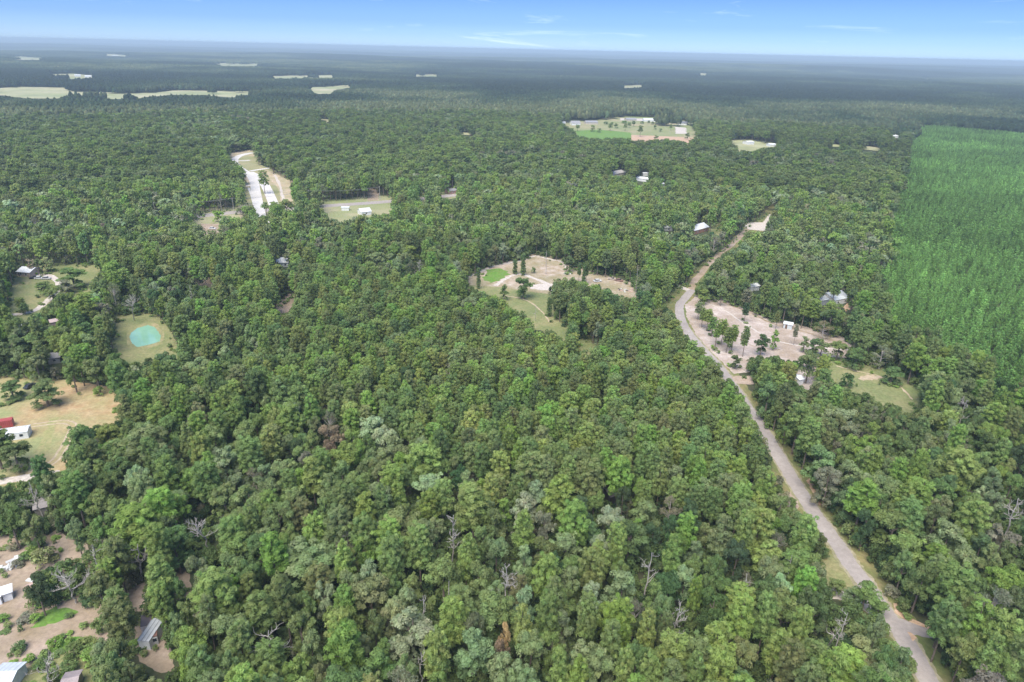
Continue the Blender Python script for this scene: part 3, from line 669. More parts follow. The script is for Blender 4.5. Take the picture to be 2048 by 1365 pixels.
# ------------------------------------------------------------------ buildings, vehicles, poles
LAND = []       # (phrase, px, py) landmarks used in the tree labels
def reserve(x0, y0, x1, y1, ground=True):
    if ground: raster([(x0, y0), (x1, y0), (x1, y1), (x0, y1)], clearg)
    raster([(x0, y0), (x1, y0), (x1, y1), (x0, y1)], clear); raster([(x0, y0), (x1, y0), (x1, y1), (x0, y1)], clearb)
def rect_world(pa, pb):
    a = Vector(P(*pa)); b = Vector(P(*pb)); u = (b - a); L = u.length; u.normalize()
    n = Vector((-u.y, u.x))
    if n.dot(a) < 0: n = -n
    return a, b, u, n, L
def building(name, pa, pb, depth, wall, rise, wallc, roofc, label, cat, windows=0, door=False, rib=False, over=.3, chimney=False, group=None, vis=None, ribc=None, mono=False):
    """pa, pb: ground pixels of the near wall's two ends"""
    a, b, u, n, L = rect_world(pa, pb)
    mid = (a + b) / 2 + n * depth / 2
    rz = math.atan2(u.y, u.x)
    flip = Vector((-u.y, u.x)).dot(n) < 0
    if flip: rz += math.pi
    root = obj(name, None, loc=(mid.x, mid.y, 0), rz=rz, label=label, cat=cat, group=group)
    hx, hy = L / 2, depth / 2
    wm = MB(); wm.box(-hx, -hy, 0, hx, hy, wall)
    if not mono:
        wm.prism([(-hy, wall), (hy, wall), (0, wall + rise)], -hx, hx)
    obj('wall', wm.mesh('wall', flat(f'{wallc[0]}', wallc[1])), root)
    rm = MB(); t = .12
    if mono:
        rm.prism([(-hy - over, wall + .02), (hy + over, wall + rise + .02), (hy + over, wall + rise + t + .02), (-hy - over, wall + t + .02)], -hx - over, hx + over)
        sl = [((-hy - over, wall + t + .02), (hy + over, wall + rise + t + .02))]
    else:
        k = rise / hy; e = wall - over * k
        rm.prism([(-hy - over, e + .03), (0, wall + rise + .03), (0, wall + rise + t + .03), (-hy - over, e + t + .03)], -hx - over, hx + over)
        rm.prism([(hy + over, e + .03), (0, wall + rise + .03), (0, wall + rise + t + .03), (hy + over, e + t + .03)], -hx - over, hx + over)
        sl = [((-hy - over, e + t + .03), (0, wall + rise + t + .03)), ((hy + over, e + t + .03), (0, wall + rise + t + .03))]
    ro = obj('roof', rm.mesh('roof', flat(f'{roofc[0]}', roofc[1], rough=.45)), root)
    if rib:
        rb = MB(); c = -hx
        while c < hx:
            for (y0, z0), (y1, z1) in sl: rb.face([(c - .09, y0, z0 + .05), (c + .09, y0, z0 + .05), (c + .09, y1, z1 + .05), (c - .09, y1, z1 + .05)])
            c += .9
        ob = obj('roof_rib', rb.mesh('roof_rib', flat(*(ribc or ('seam_grey', (.52, .53, .55))))), ro)
        ob['kind'] = 'stuff'
    for i in range(windows):
        cx = -hx + L * (i + .5 + (.0 if not door else .25)) / (windows + (.5 if door else 0))
        w = MB(); w.box(cx - .5, -hy - .03, 1.0, cx + .5, -hy + .02, 1.95); wo_ = obj('window', w.mesh('window', flat('window_glass', (.03, .04, .05), .15)), root)
        f = MB()
        for q in ((cx - .58, 1.95, cx + .58, 2.03), (cx - .58, .92, cx + .58, 1.0), (cx - .58, 1.0, cx - .5, 1.95), (cx + .5, 1.0, cx + .58, 1.95)): f.box(q[0], -hy - .06, q[1], q[2], -hy + .01, q[3])
        obj('frame', f.mesh('frame', flat('white_trim', (.75, .75, .74))), wo_)
    if door:
        w = MB(); w.box(-hx + .8, -hy - .04, .05, -hx + 1.7, -hy + .02, 2.1); obj('door', w.mesh('door', flat('door_brown', (.16, .10, .07))), root)
    if chimney:
        w = MB(); w.box(hx * .4, .4, wall, hx * .4 + .8, 1.2, wall + rise + .9); obj('chimney', w.mesh('chimney', flat('brick_red', (.30, .14, .10))), root)
    pts = []
    for ux in (-hx, hx):
        for vy in (-hy, hy):
            q = mid + u * ux + n * vy
            for z in (.6, wall + rise): pts.append(project(q.x, q.y, z)[:2])
    xs = [float(p[0]) for p in pts]; ys = [float(p[1]) for p in pts]
    if vis: reserve(*vis)
    else: reserve(min(xs), min(ys), max(xs), max(ys))
    return root
WHITE = ('white_siding', (.74, .74, .73)); WROOF = ('white_metal_roof', (.76, .77, .78)); GROOF = ('grey_shingle', (.30, .29, .29)); TANW = ('tan_siding', (.52, .46, .38))
RUST = ('rusty_tin', (.24, .13, .10)); GTIN = ('grey_tin', (.58, .59, .60)); BRICK = ('brick_wall', (.38, .20, .15)); BROOF = ('brown_shingle', (.22, .17, .14))
building('mobile_home', (-42, 891), (58, 877), 4.3, 2.5, .45, WHITE, WROOF, 'long white mobile home with two dark windows beside the red container', 'mobile home', windows=5, door=True, over=.12, rib=True)
building('white_roofed_house', (35, 553), (61, 555), 9, 2.6, 1.6, ('pink_wall', (.55, .42, .38)), WROOF, 'house with a wide white metal roof at the head of the pale driveway', 'house', windows=2, door=True, rib=True)
building('garden_shed', (44, 666), (62, 661), 4, 2.3, .8, WHITE, WROOF, 'small white shed half hidden under trees below the curved driveway', 'shed', vis=(46, 648, 62, 660))
building('hut', (103, 655), (124, 651), 4.5, 2.2, .7, ('mauve_wall', (.36, .28, .27)), ('mauve_roof', (.44, .34, .33)), 'low hut with a dull pinkish roof left of the pond', 'shed', vis=(103, 640, 124, 652))
building('woodland_house', (98, 730), (122, 726), 6, 2.5, 1.2, ('grey_wall', (.36, .37, .38)), GROOF, 'grey roofed house half hidden under trees above the dry brown field', 'house', windows=1, vis=(100, 713, 122, 728))
building('grey_hut', (72, 1034), (97, 1028), 4.6, 2.4, .9, ('old_board', (.33, .30, .28)), ('weathered_roof', (.34, .30, .29)), 'small hut with a weathered grey brown roof at the left edge of the woods', 'shed', vis=(70, 1008, 99, 1028))
building('white_trailer', (9, 1205), (27, 1199), 2.6, 2.2, .15, WHITE, WROOF, 'short white trailer beside the dark oak in the lower left yard', 'trailer', mono=True, vis=(6, 1184, 28, 1203))
building('storage_box', (-8, 1212), (5, 1209), 2.2, 2.3, .1, WHITE, WROOF, 'tall white storage box cut by the left edge of the photo', 'storage box', mono=True)
# tin shed in two halves
sh = building('tin_shed', (280, 1299), (302, 1301), 5.8, 2.5, .35, WHITE, GTIN, 'tumbledown shed with ribbed grey tin roof and white front wall', 'shed', rib=True, mono=True, over=.1, ribc=('dark_tin_seam', (.30, .31, .33)), vis=(266, 1240, 312, 1322))  # ribs in a darker grey than the tin
building('rusty_lean_to', (304, 1293), (318, 1289), 5.2, 2.4, .3, ('pale_board', (.5, .5, .5)), RUST, 'rusty brown lean-to joined to the right of the grey tin shed', 'shed', mono=True, over=.05, windows=1, vis=(303, 1254, 320, 1290))
building('roofless_pen', (284, 1268), (306, 1262), 3.4, 1.9, .05, ('faded_board', (.5, .44, .42)), ('dark_pen_lid', (.13, .11, .12)), 'small boxy pen with a dark top just behind the grey tin shed', 'pen', mono=True, over=0, vis=(284, 1244, 306, 1258))  # dark lid added over the roofless pen in place of its open inside
building('barn', (-20, 1392), (24, 1390), 5.5, 2.4, .9, WHITE, ('pale_blue_roof', (.58, .63, .68)), 'barn with a pale blue grey metal roof in the bottom left corner', 'barn', rib=True, vis=(-60, 1338, 37, 1400))
building('old_cabin', (126, 1398), (156, 1392), 4.2, 2.2, .7, ('old_board', (.33, .30, .28)), ('dusty_roof', (.36, .30, .30)), 'old cabin with a dusty brown roof at the bottom edge', 'cabin', vis=(128, 1349, 160, 1400))
building('forest_house', (554, 536), (577, 534), 9, 2.7, 1.9, WHITE, WROOF, 'white gabled house alone in the forest above the red dirt patch', 'house', windows=2, rib=True, vis=(556, 519, 576, 533))
building('forest_shed', (503, 529), (520, 527), 4, 2.3, .8, WHITE, WROOF, 'small white shed left of the gabled forest house', 'shed', vis=(504, 519, 518, 526))
building('roadside_trailer', (683, 422), (698, 422), 3.5, 2.5, .1, WHITE, WROOF, 'plain white box trailer on the grass below the highway', 'trailer', mono=True)
building('roadside_house', (723, 432), (743, 430), 9, 2.8, 1.8, WHITE, WROOF, 'white roofed roadside house right of the white box trailer', 'house', windows=1, vis=(722, 411, 742, 432))
building('highway_house', (898, 389), (915, 387), 8, 2.6, 1.3, ('red_wall', (.42, .26, .22)), GROOF, 'small reddish house by the right end of the highway', 'house', windows=1, vis=(898, 376, 915, 388))
building('tan_house', (1227, 355), (1251, 350), 12, 2.8, 1.6, TANW, ('tan_roof', (.42, .38, .34)), 'tan roofed house among dense trees right of centre', 'house', vis=(1226, 340, 1252, 352))
building('white_farmhouse', (1272, 362), (1298, 365), 8, 2.8, 1.2, WHITE, WROOF, 'long white roofed house just right of the tan roofed house', 'house', vis=(1273, 354, 1298, 364))
building('water_tank_shed', (1286, 353), (1298, 353), 5, 3, .6, WHITE, WROOF, 'bright white shed behind the long white roofed house', 'shed', vis=(1286, 346, 1298, 353))
building('small_outbuilding', (1318, 375), (1330, 374), 6, 2.6, .8, WHITE, WROOF, 'small white outbuilding right of the long white roofed house', 'outbuilding', vis=(1318, 366, 1330, 374))
building('cottage', (1328, 463), (1345, 462), 8, 2.6, 1.4, WHITE, WROOF, 'white cottage left of the brick house near the gravel junction', 'cottage', windows=1, vis=(1329, 452, 1346, 462))
building('brick_house', (1388, 470), (1417, 462), 10, 3, 2.2, BRICK, WROOF, 'brick house with a white metal roof beside the small lawn', 'house', windows=2, rib=True, vis=(1390, 450, 1418, 467))
building('woodland_cottage', (1500, 584), (1518, 581), 8, 2.6, 1.6, WHITE, WROOF, 'white roofed cottage in the trees behind the sandy lot', 'cottage', vis=(1500, 565, 1520, 583))
building('blue_roofed_house', (1668, 612), (1696, 606), 11, 3, 2.2, WHITE, ('pale_blue_metal_roof', (.66, .70, .74)), 'house with a pale blue metal roof and orange yard', 'house', windows=2, rib=True, vis=(1672, 586, 1692, 606))
building('grey_garage', (1640, 612), (1656, 609), 7, 2.8, 1.2, ('grey_wall', (.36, .37, .38)), GTIN, 'grey roofed garage left of the pale blue roofed house', 'garage', vis=(1641, 595, 1655, 608))
sheet('orange_yard', [(1686,612),(1700,600),(1706,618),(1690,624)], CLAY, .04); reserve(1690, 608, 1702, 622)
building('white_shed', (1566, 657), (1583, 660), 3.6, 2.4, .5, ('pale_metal_wall', (.52, .55, .56)), WROOF, 'little white roofed metal shed standing on the sandy lot', 'shed', door=True, rib=True)
building('hidden_hut', (1220, 1008), (1243, 1001), 5, 2.4, 1, ('dark_board', (.12, .10, .09)), ('slate_brown_roof', (.27, .23, .22)), 'brown roofed hut alone in the woods below the pine stand', 'hut', vis=(1221, 986, 1242, 1001))
building('white_gabled_house', (1144, 251), (1161, 251), 14, 3.4, 3.4, WHITE, GROOF, 'white house with grey gable at the left end of the far clearing', 'house', windows=1)
building('long_ranch_house', (1172, 249), (1196, 249), 14, 3.2, 2.4, TANW, GROOF, 'long low grey roofed house right of the white gabled house', 'house')
building('tiny_white_shed', (1125, 248.6), (1131, 248.6), 4, 3, .8, WHITE, WROOF, 'tiny white shed at the left tip of the far clearing', 'shed')
building('far_house', (1254, 243), (1273, 243), 14, 3, 2.4, TANW, GROOF, 'grey roofed house at the back of the far clearing', 'house')
building('far_white_barn', (1288, 243.5), (1318, 244), 14, 3, 2, WHITE, WROOF, 'long white barn at the back of the far clearing', 'barn')
building('far_long_house', (1330, 247), (1352, 248), 16, 3, 2.4, TANW, GROOF, 'tan walled house right of the long white barn', 'house')
building('far_corner_house', (1355, 250), (1373, 251), 16, 3, 2.6, WHITE, ('dark_shingle', (.16, .16, .17)), 'white walled house with dark roof at the far clearing corner', 'house')
building('clearing_workshop', (1496, 290), (1508, 289.5), 12, 3.5, 1, WHITE, WROOF, 'white workshop on the small tan clearing right of the far clearing', 'workshop')
building('clearing_shed', (1539, 294), (1552, 294), 10, 3, 1, WHITE, WROOF, 'low white shed at the right end of the small tan clearing', 'shed')
building('plantation_house', (1786, 262), (1803, 262), 14, 3, 2.6, WHITE, WROOF, 'white house in the trees left of the far end of the plantation', 'house', vis=(1786, 251, 1803, 262))
building('plantation_barn', (1786, 276), (1797, 276), 12, 3, 1.5, WHITE, WROOF, 'white barn just below the house near the plantation', 'barn', vis=(1787, 269, 1797, 276))
building('field_barn', (150, 154.5), (162, 154.5), 20, 5, 2, WHITE, WROOF, 'white barn on the far pasture at the upper left', 'barn', vis=(150, 149, 163, 154))
building('field_sheds', (170, 156), (192, 156), 20, 4, 2, WHITE, WROOF, 'long white poultry shed right of the far pasture barn', 'barn', vis=(170, 150, 192, 156))
building('horizon_barn', (225, 112), (238, 112), 40, 7, 3, WHITE, WROOF, 'white barn almost at the horizon in the upper left', 'barn', vis=(225, 107, 238, 112))
building('sandy_yard_shed', (1597, 771), (1606, 769), 4, 2.4, .6, WHITE, WROOF, 'small white hut on the sandy yard left of the oval meadow', 'hut', vis=(1597, 762, 1607, 770))

# red shipping container: body, ribs, doors
a, b, u, n, L = rect_world((-22, 862), (27, 854))
c = (a + b) / 2 + n * 1.2
ct = obj('shipping_container', None, loc=(c.x, c.y, 0), rz=math.atan2(u.y, u.x), label='dull red steel shipping container behind the white mobile home', cat='container')
mb = MB(); mb.box(-L / 2, -1.2, .1, L / 2, 1.2, 2.6); CR = flat('container_red', (.36, .075, .07), .55); obj('body', mb.mesh('body', CR), ct)
k = 0
x = -L / 2 + .2
ribm = MB(); ribm.box(-.07, -.04, .25, .07, .04, 2.45); ribm = ribm.mesh('wall_rib', flat('container_red_rib', (.42, .10, .09), .55))
while x < L / 2 - .1:
    for s in (-1, 1): obj('wall_rib', ribm, ct, (x, s * 1.22, 0))
    x += .55
for s in (-1, 1):
    mb = MB(); mb.box(0, -.56, .15, .05, .56, 2.5); d_ = obj('door', mb.mesh('door', flat('container_door', (.40, .09, .08), .55)), ct, (L / 2, s * .58, 0))
    mb = MB(); mb.tube([(.08, .2 * s, .3), (.08, .2 * s, 2.4)], [.03, .03], 5); obj('locking_bar', mb.mesh('locking_bar', flat('steel', (.5, .5, .5))), d_)
reserve(-60, 838, 28, 860)

def vehicle(name, px, py, rz, col, label, cat='car', pickup=False, s=1.0):
    x, y = P(px, py)
    root = obj(name, None, loc=(x, y, 0), rz=rz, label=label, cat=cat)
    lm = 2.3
    mb = MB(); mb.prism([(-lm, .35), (lm, .35), (lm, .75), (lm - .15, .95), (-lm + .1, 1.0), (-lm, .8)], -.9, .9)
    cab = [(-.2, .97), (1.1, .97), (.7, 1.62), (-.05, 1.66)] if pickup else [(-1.8, .98), (1.2, .96), (.55, 1.5), (-1.3, 1.52)]
    bm = mb.mesh('body', flat(*col, rough=.35))
    def rot(me):
        for v in me.vertices: v.co = (v.co.y, -v.co.x, v.co.z)
        return me
    obj('body', rot(bm), root)
    mb = MB(); mb.prism(cab, -.78, .78); obj('cabin', rot(mb.mesh('cabin', flat('car_glass', (.03, .035, .045), .1))), root)
    mb = MB(); zt = max(p[1] for p in cab); ys = sorted(p[0] for p in cab)[1:3]; mb.box(-.74, ys[0], zt - .04, .74, ys[1], zt + .05); obj('roof', rot(mb.mesh('roof', flat(*col, rough=.35))), root)
    for sx in (-1.4, 1.45):
        for sy in (-.86, .86):
            mb = MB(); mb.tube([(sx, sy - .1, .34), (sx, sy + .1, .34)], [.34, .34], 10); obj('wheel', mb.mesh('wheel', flat('tyre', (.02, .02, .02), .9)), root)
    return root
vehicle('parked_car', 61, 775, math.radians(80), ('dark_paint', (.05, .055, .06)), 'dark car parked on the grass between two round trees')
vehicle('pickup_truck', 69, 558, math.radians(8), ('black_paint', (.03, .035, .05)), 'dark pickup truck parked on the driveway below the white roofed house', 'pickup', True)
vehicle('parked_car', 79, 558.5, math.radians(5), ('white_paint', (.7, .7, .7)), 'white car parked just right of the dark pickup')
vehicle('parked_car', 93, 559, math.radians(5), ('silver_paint', (.5, .5, .52)), 'silver car parked right of the white car on the driveway')
vehicle('parked_car', 1195, 564, math.radians(20), ('white_paint', (.7, .7, .7)), 'white car on the bare soil at the right of the central clearing')
vehicle('wrecked_truck', 1224, 560, math.radians(-25), ('faded_beige', (.45, .38, .32)), 'faded beige truck at the edge of the trees by the central clearing', 'truck', True)
vehicle('wrecked_car', 1238, 563, math.radians(-30), ('rust_paint', (.28, .17, .14)), 'rusty car right of the faded beige truck')
vehicle('parked_car', 425, 459, 0, ('white_paint', (.7, .7, .7)), 'white car in the trees below the left part of the highway')
reserve(416, 452, 436, 461); reserve(1220, 552, 1246, 566)
def debris(px, py, w, label, cols, seed, cat='debris pile'):
    x, y = P(px, py); r = random.Random(seed); root = obj('debris_pile', None, loc=(x, y, 0), label=label, cat=cat)
    for i in range(9):
        mb = MB(); a, b, c_ = r.uniform(.5, 1.6), r.uniform(.15, .5), r.uniform(.1, .7); mb.box(-a, -b, 0, a, b, c_)
        o = obj('board' if i % 2 else 'crate', mb.mesh('scrap', flat(*cols[i % len(cols)])), root, (r.uniform(-w, w), r.uniform(-w, w), 0), r.uniform(0, 3))
debris(1252, 583, 4, 'jumble of dark and white scrap on the pinkish dirt by the trees', [('dark_scrap', (.10, .09, .09)), ('white_scrap', (.6, .6, .58)), ('pink_scrap', (.5, .36, .32))], 3)
debris(1136, 548, 2.5, 'white scrap heap beside the ivy covered tree in the cleared lot', [('white_scrap', (.6, .6, .58)), ('grey_scrap', (.4, .4, .4))], 4)
debris(28, 1124, 3, 'scattered pale boards on the dirt yard at the left edge', [('white_scrap', (.6, .6, .58)), ('pale_board', (.5, .5, .5))], 6)
debris(88, 1154, 3, 'low heap of pinkish rubble behind the dark oak', [('pink_scrap', (.5, .36, .32)), ('white_scrap', (.6, .6, .58))], 8)

def pole(px, py, h, label, arm=True):
    x, y = P(px, py); root = obj('utility_pole', None, loc=(x, y, 0), rz=0.05, label=label, cat='utility pole')
    pm = flat('pole_wood', (.42, .39, .35))
    mb = MB(); mb.tube([(0, 0, -.3), (0, 0, h)], [.2, .14], 8); obj('post', mb.mesh('post', pm), root)
    if arm:
        mb = MB(); mb.box(-.08, -1.2, h - .9, .08, 1.2, h - .72); cr_ = obj('crossarm', mb.mesh('crossarm', pm), root)
        for s in (-1, 0, 1):
            mb = MB(); mb.tube([(0, s * 1.05, h - .72), (0, s * 1.05, h - .5)], [.06, .04], 6); obj('insulator', mb.mesh('insulator', flat('porcelain', (.6, .6, .6))), root)
    return Vector((x, y, h - .5))
poles = [pole(312, 434, 11, 'utility pole in a gap of the trees, leftmost along the highway'), pole(468, 424, 11, 'utility pole left of the pale concrete entrance road'),
         pole(619, 407, 11, 'utility pole just right of the pale concrete entrance road'), pole(760, 399, 11, 'utility pole beside the dirt drive, rightmost along the highway')]
reserve(309, 415, 315, 432); reserve(464, 397, 470, 420); reserve(616, 384, 621, 402); reserve(757, 377, 763, 398)
for i in range(len(poles) - 1):
    for k, off in enumerate((-1.05, 1.05)):
        A = poles[i] + Vector((0, off, 0)); B = poles[i + 1] + Vector((0, off, 0)); mb = MB()
        pts = [A.lerp(B, t / 12) - Vector((0, 0, 4 * 1.6 * (t / 12) * (1 - t / 12))) for t in range(13)]
        mb.tube(pts, [.045] * 13, 4)
        obj('power_line', mb.mesh('power_line', flat('cable', (.25, .25, .26))), label=f'{("near", "far")[k]} side power cable between the {("leftmost and second", "second and third", "third and rightmost")[i]} highway poles', cat='cable')

# ------------------------------------------------------------------ bare dead trees
SHORT = {1: 'snag on the dirt gap', 2: 'fan shaped dead tree', 3: 'hook topped snag', 4: 'leaning twisted snag', 5: 'dead tree above the grey hut', 6: 'dead tree by the barn', 7: 'outstretched dead tree',
 8: 'upright bone white dead pine', 9: 'forked grey snag', 10: 'tangle of bare grey branches', 11: 'small dead top', 12: 'bare leaning pole', 13: 'snag with the long low arm', 14: 'twiggy pinkish dead tree', 15: 'cluster of bleached stems',
 16: 'curved white snag', 17: 'little forked white snag', 18: 'bare twigs by the pull-off', 19: 'dead top by the plantation', 20: 'bare white tree at the right edge', 21: 'lone dead pine', 22: 'leafless tree by the pond', 23: 'thin bare sapling',
 24: 'pair of bare stems', 25: 'pale branching dead crown', 26: 'grey leafless top', 27: 'grey dead trunk'}
def dead_tree(bx, by, tx, ty, h, spread, seed, label, n=9, rad=.3, gnarl=.25, vis=None, upsweep=.5, twig=3):
    """bx,by: foot pixel (or None: taken from the top pixel); tx,ty: top pixel"""
    r = random.Random(seed); rad *= .75; spread *= .8
    top = Vector((*P(tx, ty, h), h))
    base = Vector((*P(bx, by), 0)) if bx is not None else Vector((top.x + r.uniform(-1, 1), top.y + r.uniform(-1, 1), 0))
    root = obj('dead_tree', None, loc=base, label=label, cat='dead tree')
    T = top - base
    tp = [Vector((0, 0, -.3))]
    K = 8
    for i in range(1, K + 1): tp.append(T * (i / K) + Vector((r.uniform(-1, 1), r.uniform(-1, 1), 0)) * gnarl * (1 if i < K else 0))
    mb = MB(); mb.tube(tp, [rad * (1 - .8 * i / K) + .03 for i in range(K + 1)], 7); obj('trunk', mb.mesh('trunk', PALEBARK), root)
    for i in range(n):
        f = r.uniform(.4, .97); p = T * f; q = int(f * K); p = tp[q].lerp(tp[min(q + 1, K)], f * K - q)
        a = i * 2.4 + r.uniform(-.5, .5); L = spread * r.uniform(.55, 1.15) * (1.25 - f * .65)
        mb = MB()
        def grow(p, d, L, w, lev):
            pts = [p]; rr = [w]; d = d.copy()
            for s in range(5):
                d = (d + Vector((r.uniform(-1, 1), r.uniform(-1, 1), r.uniform(-.5, 1) * upsweep)) * gnarl * 1.6).normalized(); p = p + d * L / 5; pts.append(p); rr.append(w * (1 - .8 * (s + 1) / 5) + .014)
                if lev < twig and r.random() < (.75 if lev < 2 else .45): grow(p, (d + Vector((r.uniform(-1, 1), r.uniform(-1, 1), r.uniform(-.3, .9)))).normalized(), L * r.uniform(.35, .6), w * .55, lev + 1)
            mb.tube(pts, rr, 5 if lev == 0 else 4, cap=False)
        grow(p, Vector((math.cos(a), math.sin(a), upsweep * r.uniform(.2, 1.1))).normalized(), L, rad * (.45 - .22 * f), 0)
        obj('branch', mb.mesh('branch', PALEBARK), root)
    if vis is None: vis = (tx - 12, ty, tx + 12, ty + 26)
    reserve(*vis, ground=False); LAND.append(('the ' + SHORT[seed], tx, ty + 15))
dead_tree(284, 1161, 275, 1089, 13, 4.2, 1, 'bare white snag with crooked arms on the dirt gap', 6, .36, vis=(268, 1090, 288, 1155), twig=2)
dead_tree(152, 1206, 128, 1150, 11, 5, 2, 'fan shaped leafless grey tree behind the lush weed patch', 13, .3, .2, vis=(102, 1148, 142, 1190))
dead_tree(200, 1148, 184, 1090, 14, 4, 3, 'slim bleached snag with a hooked top left of the dirt gap', 5, .28, .3, vis=(166, 1092, 192, 1125), twig=1)
dead_tree(428, 1113, 391, 1046, 15, 4.5, 4, 'leaning bone white snag with many twisted arms', 11, .34, .4, vis=(385, 1048, 425, 1105), twig=2)
dead_tree(None, 0, 58, 965, 13, 5, 5, 'spreading dead tree above the weathered grey hut', 8, .3, .3, vis=(42, 972, 76, 1003))
dead_tree(100, 1372, 92, 1328, 9, 3.5, 6, 'dead tree at the bottom edge between barn and cabin', 7, .26, .25, vis=(70, 1330, 112, 1365))
dead_tree(None, 0, 537, 1262, 14, 7, 7, 'low dead tree with long outstretched white arms near the bottom edge', 5, .34, .22, vis=(505, 1258, 570, 1280), upsweep=.1, twig=1)
dead_tree(None, 0, 907, 1031, 18, 2.6, 8, 'upright bone white dead pine standing out of the canopy', 16, .24, .12, vis=(893, 1032, 918, 1082), upsweep=.7, twig=2)
dead_tree(None, 0, 846, 1192, 15, 2.6, 9, 'forked grey snag beside a reddish gap in the canopy', 6, .26, .3, vis=(842, 1195, 868, 1234), twig=1)
dead_tree(None, 0, 1012, 1134, 17, 4, 10, 'dense tangle of bare grey branches left of the pale oak', 12, .26, .3, vis=(996, 1138, 1030, 1168))
dead_tree(None, 0, 842, 1306, 14, 2.4, 11, 'small dead top among oaks at the bottom edge', 6, .2, .35, vis=(834, 1310, 850, 1338), twig=1)
dead_tree(None, 0, 898, 1163, 13, .8, 12, 'bare leaning pole of a trunk without branches', 1, .22, .12, vis=(885, 1166, 896, 1198), twig=0)
dead_tree(None, 0, 1304, 1106, 17, 4.5, 13, 'silver snag with one long low arm reaching left', 7, .28, .2, vis=(1268, 1112, 1322, 1152), twig=1)
dead_tree(None, 0, 1360, 1212, 17, 3.4, 14, 'twiggy pinkish grey dead tree in a dark canopy hollow', 15, .24, .18, vis=(1345, 1214, 1380, 1262), twig=2)
dead_tree(None, 0, 1494, 1148, 16, 2.4, 15, 'cluster of thin bleached stems among round oaks', 9, .2, .2, vis=(1484, 1150, 1508, 1174), upsweep=1, twig=1)
dead_tree(1646, 1316, 1674, 1262, 13, 3, 16, 'curved white snag in the shade left of the road', 3, .3, .25, vis=(1648, 1264, 1684, 1305), twig=1)
dead_tree(None, 0, 1584, 1112, 15, 1.8, 17, 'little forked white snag left of the roadside grass', 3, .18, .3, vis=(1570, 1116, 1592, 1140), twig=1)
dead_tree(None, 0, 1696, 1226, 14, 2.6, 18, 'bare grey twigs over the pale gravel pull-off', 10, .18, .25, vis=(1688, 1230, 1722, 1262), twig=2)
dead_tree(None, 0, 1934, 800, 15, 3.4, 19, 'bleached dead top at the lower corner of the plantation', 8, .26, .3, vis=(1924, 803, 1950, 822))
dead_tree(None, 0, 2036, 998, 17, 5, 20, 'large bare white tree at the right edge', 10, .36, .25, vis=(2012, 1000, 2048, 1045), twig=2)
dead_tree(1092, 549, 1093, 501, 14.5, 2.2, 21, 'tall dead pine standing alone in the cleared lot', 9, .22, .08, vis=(1088, 503, 1098, 548), upsweep=.2, twig=1)
dead_tree(268, 641, 262, 597, 13, 4.5, 22, 'leafless pinkish grey tree behind the turquoise pond', 16, .3, .15, vis=(250, 600, 276, 636))
dead_tree(1070, 642, 1072, 612, 8, 1.8, 23, 'thin bare sapling in the meadow below the cleared lot', 10, .1, .1, vis=(1066, 614, 1076, 640), twig=1)
dead_tree(None, 0, 378, 570, 14, 3, 24, 'pair of grey bare stems in the dark woods above the pond', 8, .22, .3, vis=(366, 572, 392, 592), twig=1)
dead_tree(None, 0, 838, 520, 16, 3.6, 25, 'pale branching dead crown in the woods left of the cleared lot', 9, .22, .2, vis=(832, 522, 848, 538))
dead_tree(None, 0, 690, 1050, 14, 3, 26, 'grey leafless top between a brown bush and a yellow pine', 8, .2, .3, vis=(684, 1052, 696, 1062))
dead_tree(None, 0, 1276, 530, 16, 1, 27, 'grey dead trunk at the forest edge right of the cleared lot', 5, .2, .1, vis=(1270, 532, 1282, 548), twig=1)

LAND += [('the turquoise pond', 290, 672), ('the white mobile home', 30, 868), ('the weathered grey hut', 85, 1022), ('the grey tin shed', 298, 1275), ('the lush weed patch', 105, 1238),
 ('the pale blue barn roof', 10, 1355), ('the dusty cabin roof', 145, 1360), ('the brown hut roof in the woods', 1231, 994), ('the little shed on the sandy lot', 1575, 653), ('the oval meadow', 1745, 765),
 ('the bend of the road', 1362, 620), ('the dirt entrance off the road', 1470, 760), ('the side road junction', 1805, 1255), ('the gravel pull-off', 1690, 1192), ('the roadside grass triangle', 1690, 1150),
 ('the pale blue roofed house', 1682, 598), ('the reddish gap in the canopy', 790, 1225), ('the red dirt patch', 572, 605), ('the cleared lot', 1100, 540), ('the small grass glade', 1172, 690),
 ('the narrow road stretch at mid right', 1590, 965), ('the dry brown field', 170, 810), ('the bottom right corner', 2048, 1365), ('the middle of the bottom edge', 1024, 1365), ('the bottom edge at one quarter', 512, 1365),
 ('the bottom edge at three quarters', 1536, 1365), ('the exact centre of the photo', 1024, 683), ('the right edge at two thirds height', 2048, 910), ('the centre of the pine stand', 1250, 850),
 ('the left end of the pine stand', 640, 800), ('the point below the frame centre', 1024, 950), ('the middle of the right woods', 1800, 950), ('the woods at lower left centre', 480, 960), ('the canopy at lower right centre', 1400, 1040)]

